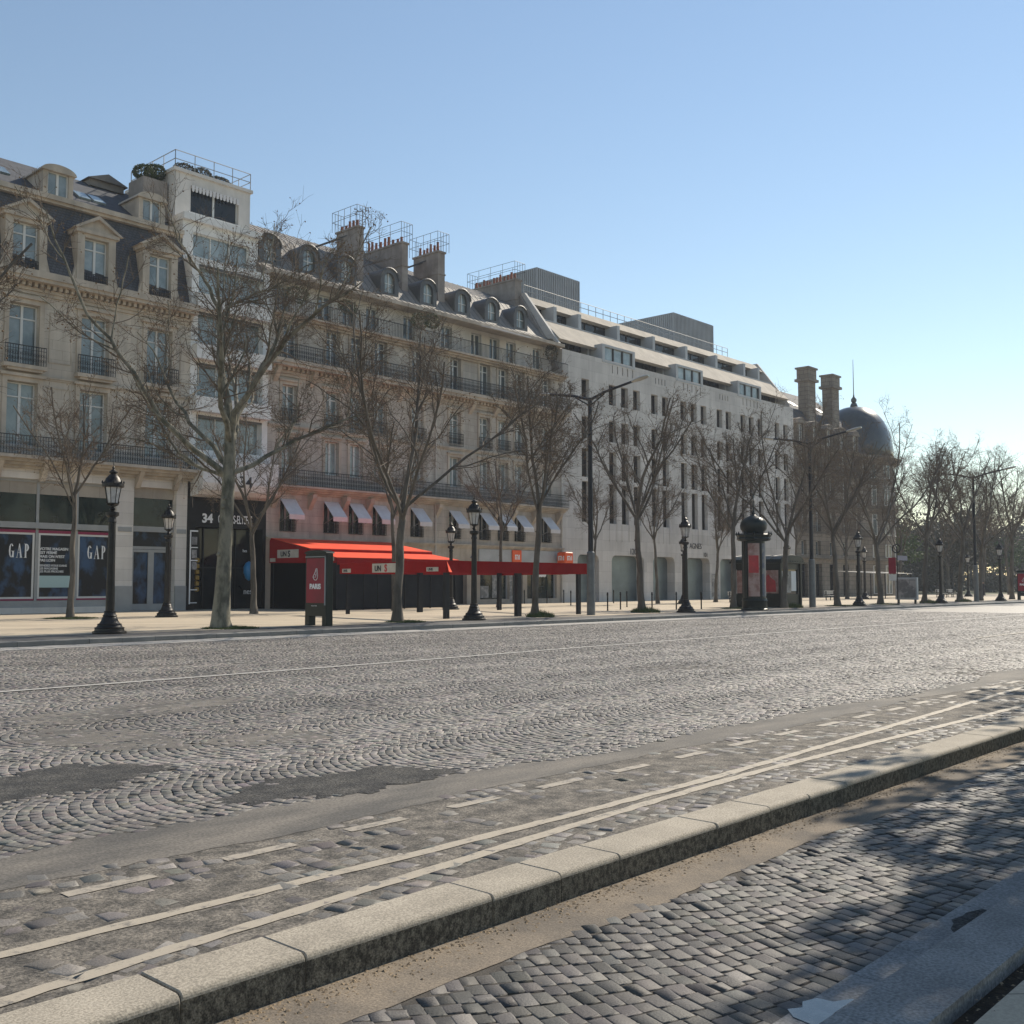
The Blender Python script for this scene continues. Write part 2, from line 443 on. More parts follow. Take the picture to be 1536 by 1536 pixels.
sheet('ground', 'park_ground', -900, 1500, -900, 1300, -0.30)
sheet('road', 'grout', -60, 64, 6.6, 28.2, -0.0085)
sheet('road', 'cobble_far', 64, 420, 4.32, 28.2, -0.010)
sheet('road', 'cobble_far', -60, -3, 4.32, 6.6, -0.014)
sheet('road', 'road_worn', -3, 64, 4.32, 6.6, -0.0055)
sheet('cobbled_lane', 'grout', -10, 420, 2.05, 4.05, -0.1575)

def wavy(xs, f, g, z, name, m):
    b = MB()
    for i in range(len(xs) - 1):
        a, c = xs[i], xs[i + 1]
        b.quad((a, f(a), z), (c, f(c), z), (c, g(c), z), (a, g(a), z))
    return b.build(name, m, kind='structure')

def wob(x, seed, amp=1.0):
    return amp * (math.sin(x * 1.7 + seed) * 0.5 + math.sin(x * 3.9 + seed * 2.1) * 0.28 + math.sin(x * 9.3 + seed * 3.3) * 0.14 + math.sin(x * 23 + seed) * 0.12 + math.sin(x * 57 + seed) * 0.10)

XS = [(-3 + i * 0.08) for i in range(840)]
strip_lo = lambda x: 6.12 + wob(x * 0.5, 1.0, 0.10)
strip_hi = lambda x: 6.72 + wob(x * 0.45, 4.0, 0.22) + 0.10 * math.sin(x * 0.3)
wavy(XS, strip_lo, strip_hi, -0.0032, 'asphalt_strip', 'asphalt_smooth')
# sand and smooth mortar along the foot of the dividing kerb
wavy(XS, lambda x: 3.60 + wob(x, 2.0, 0.05), lambda x: 4.03, -0.1535, 'sand_strip', 'sand')

# fan-laid cobbles as real stones
def stones_mesh(name, C, A, L, W, Hh, tint, m='cobble', kind='structure', jit=0.005, bev=0.80, drop=0.0045, tl=0.0014):
    """C centres (n,3) of the top, A yaw, L length W width, Hh visible height, tint (n,3)"""
    n = len(C)
    rng = np.random.default_rng(5)
    ca, sa = np.cos(A), np.sin(A)
    def corner(sx, sy, k, dz):
        jx = sx * (L / 2) * k + rng.normal(0, jit, n); jy = sy * (W / 2) * k + rng.normal(0, jit, n)
        return np.stack([C[:, 0] + jx * ca - jy * sa, C[:, 1] + jx * sa + jy * ca, C[:, 2] + dz], 1)
    tilt = rng.normal(0, tl, (n, 4))
    tops = [corner(sx, sy, bev, tilt[:, i]) for i, (sx, sy) in enumerate(((-1, -1), (1, -1), (1, 1), (-1, 1)))]
    mids = [corner(sx, sy, 1.0, -drop + tilt[:, i]) for i, (sx, sy) in enumerate(((-1, -1), (1, -1), (1, 1), (-1, 1)))]
    lows = [np.stack([q[:, 0], q[:, 1], C[:, 2] - Hh], 1) for q in mids]
    V = np.stack(tops + mids + lows, 1).reshape(-1, 3)
    base = (np.arange(n) * 12)[:, None]
    F = [base + np.array([[0, 1, 2, 3]])]
    for i in range(4):
        j = (i + 1) % 4
        F.append(base + np.array([[4 + i, 4 + j, j, i]]))
        F.append(base + np.array([[8 + i, 8 + j, 4 + j, 4 + i]]))
    F = np.stack(F, 1).reshape(-1, 4)
    me = bpy.data.meshes.new(name)
    me.vertices.add(len(V)); me.vertices.foreach_set('co', V.astype(np.float32).ravel())
    me.loops.add(F.size); me.loops.foreach_set('vertex_index', F.astype(np.int32).ravel())
    me.polygons.add(len(F)); me.polygons.foreach_set('loop_start', np.arange(0, F.size, 4, dtype=np.int32))
    me.update(calc_edges=True)
    at = me.color_attributes.new('tint', 'FLOAT_COLOR', 'POINT')
    cc = np.ones((n, 12, 4), np.float32); cc[:, :, :3] = tint[:, None, :]
    at.data.foreach_set('color', cc.ravel())
    me.materials.append(M[m])
    o = bpy.data.objects.new(name, me); COL.objects.link(o)
    o['kind'] = kind
    return o

def fan_points(x0, x1, y0, y1, Wc, p, rad, keep, skip=0.0, seed=1, hoff=0.0):
    rng = np.random.default_rng(seed)
    pts = []
    ncol = int(math.ceil((y1 - y0) / Wc))
    for k in range(ncol):
        yc = y0 + (k + 0.5) * Wc
        tmax = math.asin(min(0.98, Wc / 2 / rad))
        ns = int(round(2 * tmax * rad / p))
        th = (np.arange(ns) + 0.5) / ns * 2 * tmax - tmax
        nr = int((x1 - x0) / p) + int(rad / p) + 2
        rows = x0 + np.arange(nr) * p + (0.5 * p if k % 2 else 0)
        TH, RW = np.meshgrid(th, rows)
        off = rng.uniform(-0.5, 0.5, (nr, 1)) * (2 * tmax / ns) * 0.9
        TH = TH + off
        X = RW + rad * (1 - np.cos(TH)) + 0.02 * np.sin(RW * 0.9 + k)
        Y = yc + rad * np.sin(TH) + 0.015 * np.sin(RW * 1.3 + k * 2)
        ok = (np.abs(Y - yc) <= Wc / 2 + 0.01) & (X < x1)
        Lr = p * np.cos(TH) * rng.normal(0.90, 0.035, TH.shape)
        Wr = np.full(TH.shape, 2 * tmax * rad / ns) * rng.normal(0.90, 0.05, TH.shape)
        pts.append(np.stack([X[ok], Y[ok], (-TH)[ok], Lr[ok], Wr[ok]], 1))
    P = np.concatenate(pts)
    m = keep(P[:, 0], P[:, 1])
    if skip: m &= rng.random(len(P)) > skip
    return P[m]

patches = [  # irregular tar patches over the fans: centre x, y, radii, wobble seed
    (4.15, 9.15, 0.85, 0.75, 1.0), (5.75, 7.25, 0.95, 0.55, 2.2), (5.6, 11.2, 0.6, 1.2, 3.0), (6.9, 9.9, 0.9, 0.42, 4.1),
    (7.2, 13.4, 1.6, 0.8, 0.4)]
def patch_poly(cx, cy, rx, ry, sd, n=180):
    out = []
    for i in range(n):
        t = 2 * math.pi * i / n
        k = 1 + 0.18 * math.sin(2 * t + sd) + 0.12 * math.sin(5 * t + sd * 2) + 0.08 * math.sin(11 * t + sd * 3) + 0.05 * math.sin(23 * t + sd) + 0.035 * math.sin(47 * t)
        out.append((cx + rx * k * math.cos(t), cy + ry * k * math.sin(t)))
    return out
def keep_road(X, Y):
    m = (X > Y * 0.33 - 1.6) & (Y < 27.5)
    sh = np.array([strip_hi(x) for x in np.linspace(-3, 70, 800)])
    m &= Y > np.interp(X, np.linspace(-3, 70, 800), sh) - 0.05
    return m
def tints(n, seed, amp=0.22, light=0.0):
    rng = np.random.default_rng(seed)
    t = np.clip(rng.normal(1.0, amp, n), 0.5, 1.7)[:, None] * np.array([[1.0, 1.0, 1.0]])
    t += rng.normal(0, 0.03, (n, 3))
    if light:
        k = rng.random(n) < light
        t[k] *= 1.9
    return np.clip(t, 0.3, 2.2)

def field_noise(x, y):
    return (np.sin(x * 0.7 + 1.3 * np.sin(y * 0.45)) * np.sin(y * 0.9 + 0.8 * np.sin(x * 0.33 + 1)) + 0.6 * np.sin(x * 1.9 + y * 1.3 + 2 * np.sin(y * 0.8)))
P = fan_points(-4, 64, 6.35, 27.4, 2.1, 0.098, 1.32, keep_road, skip=0.012, seed=3)
fn = field_noise(P[:, 0], P[:, 1])
zz = np.random.default_rng(2).normal(0.0015, 0.0022, len(P)) - 0.010 * np.clip(field_noise(P[:, 0] * .55 + 3, P[:, 1] * .8) - 0.55, 0, 1)
tt = tints(len(P), 4, 0.15) * (1.0 - 0.12 * np.clip(fn, -1, 1) - 0.10 * np.sin(P[:, 1] * 1.15 + 0.5 * np.sin(P[:, 0] * .12)) - 0.05 * np.sin(P[:, 1] * 3.1 + P[:, 0] * .07))[:, None]
stones_mesh('road_cobbles', np.stack([P[:, 0], P[:, 1], zz], 1), P[:, 2], P[:, 3] * 1.03, P[:, 4] * 1.03, 0.03, tt * 0.90, drop=0.0035, tl=0.0012)
for (cx, cy, rx, ry, sd) in patches[:2]:
    poly = patch_poly(cx, cy, rx, ry, sd)
    b = MB()
    inner = [((x - cx) * 0.86 + cx, (y - cy) * 0.86 + cy) for x, y in poly]
    n = len(poly)
    vs = [(x, y, 0.000) for x, y in poly] + [(x, y, 0.0075) for x, y in inner]
    b.add(vs, [(i, (i + 1) % n, (i + 1) % n + n, i + n) for i in range(n)] + [tuple(range(n, 2 * n))])
    b.build('asphalt_patch', 'asphalt_patch', kind='structure')
for (cx, cy, rx, ry, sd) in patches[2:]:
    poly = patch_poly(cx, cy, rx, ry, sd)
    MB().quad(*[(x, y, 0.0020) for x, y in poly]).build('asphalt_patch', 'asphalt_smooth', kind='structure')

# worn stones poking through the tar between the kerb and the strip
P = fan_points(-3, 40, 4.36, 6.25, 1.9, 0.15, 2.6, lambda X, Y: X > Y * 0.33 - 1.6, skip=0.0, seed=9)
rng = np.random.default_rng(12)
fn = field_noise(P[:, 0] * 2.2, P[:, 1] * 3.1) + rng.normal(0, 0.55, len(P))
nearkerb = P[:, 1] < 4.75
k = (fn > 0.25) | (nearkerb & (fn > -0.9))
P = P[k]
zz = np.minimum(rng.normal(-0.0040, 0.0022, len(P)), -0.0018)
stones_mesh('road_cobbles', np.stack([P[:, 0], P[:, 1], zz], 1), P[:, 2] + rng.normal(0, 0.08, len(P)), P[:, 3] * 1.0, P[:, 4] * 1.0, 0.02, tints(len(P), 6, 0.26) * 0.72, jit=0.012, bev=0.7)

# near lane, bigger stones laid in slanting rows, set lower
def lane_points():
    rng = np.random.default_rng(21)
    out = []
    p, w = 0.094, 0.118
    for i in range(520):
        xr = -3 + i * p
        y = 2.262 - rng.uniform(0, w * .3)
        while y < 3.72:
            ww = w * rng.uniform(0.8, 1.22)
            yy = y + ww / 2
            X = xr + 0.42 * (yy - 2.25) + 0.16 * (yy - 3.0) ** 2 + 0.02 * math.sin(xr * 2 + yy * 3)
            slope = 0.42 + 0.32 * (yy - 3.0)
            out.append((X, yy, math.atan(slope) * -1.0, p * rng.uniform(0.88, 0.97), ww * 0.955))
            y += ww
    return np.array(out)
P = lane_points()
rng = np.random.default_rng(31)
zz = rng.normal(-0.1510, 0.0013, len(P)) - 0.013 * np.clip((P[:, 1] - 3.47 + 0.05 * np.sin(P[:, 0] * 2.3)) * 2.6, 0, 1)
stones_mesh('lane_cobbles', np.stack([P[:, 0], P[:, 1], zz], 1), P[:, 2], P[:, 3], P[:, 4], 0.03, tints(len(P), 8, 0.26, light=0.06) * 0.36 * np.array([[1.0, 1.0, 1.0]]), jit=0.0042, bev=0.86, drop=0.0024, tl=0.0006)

# kerbs -------------------------------------------------------------
def kerb_run(name, joints, y_front, y_back, z0, z1, m, rnd=0.03, gap=0.003, bend=None, side=-1):
    """granite blocks end to end; the rounded edge faces y_front"""
    b = MB()
    rr = random.Random(3)
    for a, c in zip(joints[:-1], joints[1:]):
        jz = rr.uniform(-0.004, 0.004); jy = rr.uniform(-0.006, 0.006)
        s = 1 if y_back > y_front else -1
        prof = [(y_back, z0), (y_back, z1 + jz)]
        for t in range(0, 6):
            an = math.pi / 2 * t / 5
            prof.append((y_front + jy + s * rnd * (1 - math.sin(an)), z1 + jz - rnd * (1 - math.cos(an))))
        prof.append((y_front + jy, z0))
        xs = [a + gap, a + gap + 0.006, c - gap - 0.006, c - gap]
        vs = []
        for q, x in enumerate(xs):
            sh = 0.005 if q in (0, 3) else 0.0
            for (y, z) in prof:
                vs.append((x, y + (s * sh if abs(y - y_front) < 0.05 else 0), z - (sh if z > z0 + 0.01 else 0)))
        n = len(prof)
        fs = []
        for q in range(3):
            for i in range(n):
                j = (i + 1) % n
                fs.append((q * n + i, q * n + j, (q + 1) * n + j, (q + 1) * n + i))
        fs += [tuple(range(n)), tuple(range(4 * n - 1, 3 * n - 1, -1))]
        k0 = len(b.f)
        b.add(vs, fs)
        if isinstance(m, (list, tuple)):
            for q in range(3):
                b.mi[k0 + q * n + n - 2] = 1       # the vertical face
    return b.build(name, m, kind='structure', smooth=False)

js = [-3.0, -1.9, -0.8, 0.3, 1.3, 2.38, 3.01, 4.25, 4.83, 5.41, 6.55, 7.30, 7.94, 8.62, 9.32, 10.31, 11.3, 12.31]
while js[-1] < 160: js.append(js[-1] + random.uniform(0.9, 1.15))
kerb_run('dividing_kerb', js, 4.02, 4.36, -0.17, 0.012, ['kerb_granite', 'kerb_grime'], rnd=0.035)
js = [-4.0]
while js[-1] < 160: js.append(js[-1] + random.uniform(0.95, 1.05))
kerb_run('far_kerb', js, 28.62, 28.95, -0.05, PZ + 0.004, 'kerb_grey', rnd=0.02)
jg = [x * 0.62 for x in range(-6, 200)]
kerb_run('gutter_slabs', [0.0 + 0.62 * i for i in range(260)], 27.45, 28.6, -0.04, 0.016, 'gutter_white', rnd=0.01, gap=0.002)
# near gutter slabs, wide pavement kerb, soil gap, pavement slabs
jg = [-2.0, -1.1, -0.1, 0.9, 1.9, 2.9, 3.85, 4.85, 5.35, 6.3, 7.25]
while jg[-1] < 90: jg.append(jg[-1] + 0.95)
kerb_run('near_gutter', jg, 2.262, 2.00, -0.19, -0.140, 'kerb_granite_grey_shade', rnd=0.008, gap=0.003)
jn = [-2.5, -0.4, 1.8, 4.05, 6.3]
while jn[-1] < 90: jn.append(jn[-1] + 2.25)
kerb_run('near_kerb', jn, 1.97, 1.645, -0.16, 0.004, 'kerb_granite_grey_shade', rnd=0.025, gap=0.004)
sheet('soil_gap', 'soil', -4, 90, 1.50, 1.66, -0.075)
b = MB()
for i in range(90):
    xa = -4 + i * 1.0
    b.bbox(xa + .003, xa + .997, 0.75, 1.535 + random.uniform(-.01, .01), -0.08, -0.022, 0.008)
    b.bbox(xa - .497, xa + .497, -0.05, 0.745, -0.08, -0.022, 0.008)
b.build('near_pavement', 'pavement', kind='structure')
sheet('near_pavement', 'pavement', -60, 400, -40, -0.06, -0.03)
# far pavement
sheet('pavement', 'pavement', -60, 400, 31.3, 55.2, PZ)
sheet('kerb_strip', 'asphalt', -60, 400, 28.94, 31.34, PZ - 0.004)

# puddle lying in the near gutter
b = MB()
b.quad(*[(x, y, -0.1335) for x, y in [(4.16, 2.02), (4.44, 2.02), (4.53, 2.06), (4.56, 2.12), (4.47, 2.17), (4.46, 2.24), (4.38, 2.27), (4.32, 2.24), (4.26, 2.28), (4.20, 2.22)]])
tag(b.build('puddle', 'water', kind='structure'))
b = MB()
b.quad(*[(6.05 + 0.24 * math.cos(t / 14 * 2 * math.pi) * (1 + .2 * math.sin(t * 2.1)), 2.115 + 0.085 * math.sin(t / 14 * 2 * math.pi) * (1 + .15 * math.cos(t * 3)), -0.1385) for t in range(14)])
b.build('damp_stain', 'asphalt_patch', kind='structure')

# painted lines ------------------------------------------------------
def polyline_strip(name, pts, w, z, m, step=0.15, jag=0.006):
    b = MB(); rr = random.Random(5)
    xs = []
    x = pts[0][0]
    while x < pts[-1][0]:
        xs.append(x); x += step * (1 if x < 20 else 6)
    ys = [float(np.interp(q, [p[0] for p in pts], [p[1] for p in pts])) for q in xs]
    ys = [sum(ys[max(0, i - 4):i + 5]) / len(ys[max(0, i - 4):i + 5]) for i in range(len(ys))]
    lo = [y - w / 2 + rr.uniform(-jag, jag) for y in ys]; hi = [y + w / 2 + rr.uniform(-jag, jag) for y in ys]
    for i in range(len(xs) - 1):
        b.quad((xs[i], lo[i], z), (xs[i + 1], lo[i + 1], z), (xs[i + 1], hi[i + 1], z), (xs[i], hi[i], z))
    return b.build(name, m, kind='structure')
polyline_strip('road_marking', [(-2, 5.14), (2.08, 5.08), (4.46, 5.02), (6.4, 5.0), (8.36, 5.03), (12, 5.22), (18.6, 5.58), (60, 7.6)], 0.098, -0.0012, 'line_paint', jag=0.010)
polyline_strip('road_marking', [(-2, 4.34), (1.85, 4.52), (4.13, 4.66), (6.2, 4.80), (8.3, 4.89), (10.5, 4.86), (15.6, 4.74), (60, 4.6)], 0.098, -0.0012, 'line_paint', jag=0.010)
b = MB()
x = -0.3
i = 0
while x < 60:
    j = random.uniform(-0.02, 0.02)
    if 0 <= i:
        y = 5.74 + 0.010 * max(0, x - 2)
        b.quad((x, y + j, -0.0012), (x + 0.53, y + j, -0.0012), (x + 0.53, y + j + 0.105, -0.0012), (x, y + j + 0.105, -0.0012))
    x += 1.0 if x < 5 else 1.03
    i += 1
b.build('road_marking', 'line_paint_worn', kind='structure')
polyline_strip('road_marking', [(2, 17.0), (15, 17.25), (24, 17.65), (44, 17.9), (150, 18.0)], 0.16, 0.012, 'line_far')
polyline_strip('road_marking', [(34, 11.5), (60, 12.0), (150, 12.4)], 0.14, 0.014, 'line_paint_worn')

# crumbs of mortar, grit and dead leaves at the foot of the kerbs
b = MB(); rr = random.Random(8)
def crumb(x, y, z, s):
    a = rr.uniform(0, 6.3)
    h = s * rr.uniform(0.15, 0.5)
    pts = [(x + s * math.cos(a + t) * rr.uniform(.6, 1.1), y + s * math.sin(a + t) * rr.uniform(.6, 1.1), z) for t in (0, 1.6, 3.1, 4.7)]
    b.add(pts + [(x, y, z + h)], [(0, 1, 4), (1, 2, 4), (2, 3, 4), (3, 0, 4)])
for _ in range(5200):
    x = 1.2 + rr.random() ** 1.6 * 30
    y = 4.015 - abs(rr.gauss(0, 0.10))
    if y < 3.5: continue
    crumb(x, y, -0.154, rr.uniform(0.004, 0.020))
for _ in range(900):
    crumb(rr.uniform(3.0, 10), 1.52 + rr.gauss(0.0, 0.05), -0.025 if rr.random() < .5 else -0.075, rr.uniform(0.003, 0.012))
for _ in range(500):
    crumb(rr.uniform(2.5, 20), rr.uniform(2.3, 4.0), -0.146, rr.uniform(0.002, 0.006))
b.build('grit', ['litter'], kind='stuff')
tag(bpy.data.objects['grit'], 'brown grit, mortar crumbs and dead leaves along the kerb foot', 'grit')

# ------------------------------------------------------------------ building kit
FY = 55.0
def wall(b, x0, x1, z0, z1, ops, y=FY, depth=0.35, back=None, axis='x', caps=True):
    """facade sheet facing -Y with real openings ops=[(xa,xb,za,zb)] and reveals going back by depth"""
    xs = sorted({x0, x1, *[min(max(o[0], x0), x1) for o in ops], *[min(max(o[1], x0), x1) for o in ops]})
    zs = sorted({z0, z1, *[min(max(o[2], z0), z1) for o in ops], *[min(max(o[3], z0), z1) for o in ops]})
    for j in range(len(zs) - 1):
        za, zb = zs[j], zs[j + 1]
        if zb - za < 1e-5: continue
        zc = (za + zb) / 2
        act = [o for o in ops if o[2] < zc < o[3]]
        run = None
        for i in range(len(xs) - 1):
            xc = (xs[i] + xs[i + 1]) / 2
            hole = any(o[0] < xc < o[1] for o in act)
            if not hole:
                run = xs[i] if run is None else run
            if (hole or i == len(xs) - 2) and run is not None:
                xe = xs[i] if hole else xs[i + 1]
                if xe > run: b.quad((run, y, za), (xe, y, za), (xe, y, zb), (run, y, zb))
                run = None
    for o in ops:
        xa, xb, za, zb = o[:4]
        d = o[4] if len(o) > 4 else depth
        b.quad((xa, y, za), (xa, y, zb), (xa, y + d, zb), (xa, y + d, za))
        b.quad((xb, y, zb), (xb, y, za), (xb, y + d, za), (xb, y + d, zb))
        b.quad((xa, y, zb), (xb, y, zb), (xb, y + d, zb), (xa, y + d, zb))
        b.quad((xb, y, za), (xa, y, za), (xa, y + d, za), (xb, y + d, za))
    if caps:
        b.quad((x0, y, z0), (x0, y, z1), (x0, y + 1.2, z1), (x0, y + 1.2, z0))
        b.quad((x1, y, z1), (x1, y, z0), (x1, y + 1.2, z0), (x1, y + 1.2, z1))
        b.quad((x0, y, z1), (x1, y, z1), (x1, y + 1.2, z1), (x0, y + 1.2, z1))

WIN = {}
def casement(w, h, pane='glass_light', frame='frame_white', style='french', mull=0.09):
    """prototype of a window: frame mesh and pane; origin bottom centre; front at y=0"""
    key = (round(w, 2), round(h, 2), pane, frame, style)
    if key in WIN: return WIN[key]
    f = MB(); t = 0.07
    f.box(-w / 2, -w / 2 + t, 0, 0.08, 0, h); f.box(w / 2 - t, w / 2, 0, 0.08, 0, h)
    f.box(-w / 2 + t, w / 2 - t, 0, 0.08, 0, t); f.box(-w / 2 + t, w / 2 - t, 0, 0.08, h - t, h)
    if style == 'french':
        f.box(-mull / 2 - .02, mull / 2 + .02, -0.01, 0.08, t, h - t)
        if h > 2.2:
            f.box(-w / 2 + t, -mull / 2 - .02, 0.0, 0.08, h * 0.76, h * 0.76 + 0.07); f.box(mull / 2 + .02, w / 2 - t, 0.0, 0.08, h * 0.76, h * 0.76 + 0.07)
    elif style == 'thirds':
        for k in (-w / 6, w / 6): f.box(k - .035, k + .035, 0, 0.08, t, h - t)
    elif style == 'one':
        pass
    p = MB()
    if style == 'french':                      # two leaves at slightly different angles, so they mirror different things
        a = random.uniform(-0.02, 0.02)
        p.quad((-w / 2 + t, 0.05 + a, t), (-mull / 2, 0.05, t), (-mull / 2, 0.05, h - t), (-w / 2 + t, 0.05 + a, h - t))
        p.quad((mull / 2, 0.05, t), (w / 2 - t, 0.05 - a, t), (w / 2 - t, 0.05 - a, h - t), (mull / 2, 0.05, h - t))
    else:
        p.quad((-w / 2 + t, 0.05, t), (w / 2 - t, 0.05, t), (w / 2 - t, 0.05, h - t), (-w / 2 + t, 0.05, h - t))
    fo = f.build('window', frame); po = p.build('pane', pane, fo)
    WIN[key] = [fo, po, False]
    return WIN[key]
def put_window(parent, org, x, y, z, w, h, **kw):
    rec = casement(w, h, **kw)
    loc = (x - org[0], y - org[1], z - org[2])
    if not rec[2]:
        rec[2] = True
        rec[0].parent = parent; rec[0].location = loc
        return rec[0]
    c = copy_tree(rec[0], parent); c.location = loc
    return c

RAIL = {}
def railing_mesh(b, x0, x1, y, z0, z1, pitch=0.13, fancy=True, post=True):
    b.box(x0, x1, y - .02, y + .02, z1 - .045, z1)
    b.box(x0, x1, y - .015, y + .015, z0, z0 + .03)
    if fancy:
        b.box(x0, x1, y - .01, y + .01, z1 - .22, z1 - .20)
    n = max(2, int((x1 - x0) / pitch))
    for i in range(n + 1):
        x = x0 + (x1 - x0) * i / n
        b.box(x - .011, x + .011, y - .011, y + .011, z0 + .03, z1 - .045)
    if fancy:                          # scrolls
        for i in range(n):
            x = x0 + (x1 - x0) * (i + .5) / n
            h = (z1 - z0)
            for k in (0.28, 0.55):
                r = pitch * 0.36
                c = (x, y, z0 + h * k)
                pts = [(x + r * math.cos(t), y, c[2] + r * 1.5 * math.sin(t)) for t in [j * math.pi / 3 for j in range(7)]]
                for a, d in zip(pts[:-1], pts[1:]): b.tube(a, d, 0.010, n=3, caps=False)
def put_rail(parent, org, x, y, z, w, h, name='balcony_railing', pitch=0.13):
    key = (round(w, 2), round(h, 2), pitch)
    loc = (x - org[0], y - org[1], z - org[2])
    if key not in RAIL:
        b = MB(); railing_mesh(b, -w / 2, w / 2, 0, 0, h, pitch)
        o = b.build(name, 'iron', parent, loc=loc); RAIL[key] = o
        return o
    c = RAIL[key].copy(); COL.objects.link(c); c.parent = parent; c.location = loc
    return c

def moulding(b, x0, x1, z, h, out, y=FY, steps=3):
    """stepped cornice, widest at the top; each step proud of the one below"""
    for k in range(steps):
        o = out * (k + 1) / steps
        b.box(x0 - 0.0, x1 + 0.0, y - o, y + 0.02 - 0.003 * k, z + h * k / steps, z + h * (k + 1) / steps)
def dentils(b, x0, x1, z, h, out, pitch, y=FY):
    n = int((x1 - x0) / pitch)
    for i in range(n):
        x = x0 + (i + 0.5) * (x1 - x0) / n
        b.box(x - pitch * .27, x + pitch * .27, y - out, y + .01, z, z + h)

def pots(b, x, y0, y1, z, n, h=0.65, r=0.12, rr=random.Random(4)):
    for i in range(n):
        y = y0 + (y1 - y0) * (i + .5) / n
        hh = h * rr.uniform(0.55, 1.25)
        b.lathe([(r * .95, 0), (r, .05), (r * .75, hh - .08), (r * .9, hh)], (x + rr.uniform(-.08, .08), y, z), 8)

# ================================================================== BUILDING 1: tan corner block with mansard and denim shop
o1 = (22.0, FY, PZ)
B1 = thing('mansard_building', 'tan stone building with dark slate mansard and pedimented dormers above the denim shop front', 'building', o1)
X0, X1 = 11.0, 32.3
cols = [14.9, 18.8, 22.7, 26.5, 30.3]
ops = []
for c in cols:
    ops += [(c - .78, c + .78, 8.8, 12.1), (c - .78, c + .78, 13.0, 16.2)]
b = MB(o1)
wall(b, X0, X1, 8.0, 17.2, ops, depth=0.42)
b.build('wall', 'stone_tan', B1)
b = MB(o1)                      # white ground storey
gops = [(12.2, 20.6, 0.45, 7.1, .5), (21.7, 28.0, 0.45, 7.1, .5), (29.0, 31.6, 0.17, 7.1, .6)]
wall(b, X0, X1, PZ, 7.6, gops)
b.build('ground_storey', 'stone_white', B1)
MB(o1).box(X0, X1, FY + 1.2, FY + 14, PZ, 17.6).build('rear_block', 'plaster', B1)
b = MB(o1)                      # plinth of darker stone on the piers
for xa, xb in ((X0, 12.2), (20.6, 21.7), (28.0, 29.0), (31.6, 32.3)):
    MB(o1).box(xa - .0, xb, FY - .06, FY + .02, PZ, 1.55).build('plinth', 'frame_grey', B1)
b = MB(o1)
moulding(b, X0, X1 + .1, 7.6, 0.45, 0.75)
mo1 = b
for c in cols:                  # consoles under the balcony and window surrounds, keystones
    b = mo1
    for dx in (-1.15, 1.15):
        b.prism([(FY - .7, 8.05), (FY - .68, 7.85), (FY - .15, 7.0), (FY, 7.0), (FY, 8.05)], 'x', c + dx - .13, c + dx + .13)
    for (za, zb) in ((8.8, 12.1), (13.0, 16.2)):
        b = MB(o1)
        b.box(c - 1.02, c - .78, FY - .09, FY + .01, za, zb + .25)
        b.box(c + .78, c + 1.02, FY - .09, FY + .01, za, zb + .25)
        b.box(c - .78, c + .78, FY - .09, FY + .01, zb, zb + .25)
        b.box(c - 1.15, c + 1.15, FY - .22, FY + .01, zb + .25, zb + .40)
        b.build('window_surround', 'trim_tan', B1)
    b = MB(o1)
    b.box(c - 1.1, c + 1.1, FY - .45, FY + .01, 12.75, 12.95)
    b.box(c - .9, c + .9, FY - .35, FY + .01, 12.62, 12.75)
    b.build('window_ledge', 'trim_tan', B1)
b = mo1
for c in [x + 1.93 for x in cols]:   # shallow panels between bays
    for (za, zb) in ((9.2, 12.0), (13.3, 16.0)):
        for (xa, xb, zc, zd) in ((c - .62, c - .56, za, zb), (c + .56, c + .62, za, zb), (c - .56, c + .56, za, za + .06), (c - .56, c + .56, zb - .06, zb)):
            b.box(xa, xb, FY - .035, FY + .01, zc, zd)
moulding(b, X0, X1, 12.35, 0.18, 0.12, steps=2)
b.build('ledge', 'trim_tan', B1)
b = MB(o1)
moulding(b, X0, X1, 16.75, 0.35, 0.18, steps=2)
dentils(b, X0, X1, 17.10, 0.22, 0.42, 0.32)
b.box(X0, X1 + .05, FY - .75, FY + .02, 17.32, 17.50)
b.box(X0, X1 + .05, FY - .85, FY + .6, 17.50, 17.86)
b.build('cornice', 'trim_tan', B1)
b = MB(o1); b.box(X0, X1 + .2, FY - 1.0, FY + .02, 8.05, 8.22); b.build('balcony_slab', 'trim_tan', B1)
for c in cols:
    put_window(B1, o1, c, FY + .30, 8.82, 1.54, 3.26, pane='glass_light')
    put_window(B1, o1, c, FY + .30, 13.02, 1.54, 3.16, pane='glass_light')
    put_rail(B1, o1, c, FY - .36, 12.95, 2.1, 1.0)
b = MB(o1); railing_mesh(b, X0, X1, FY - .93, 8.22, 9.22, 0.14); b.build('balcony_railing', 'iron', B1)
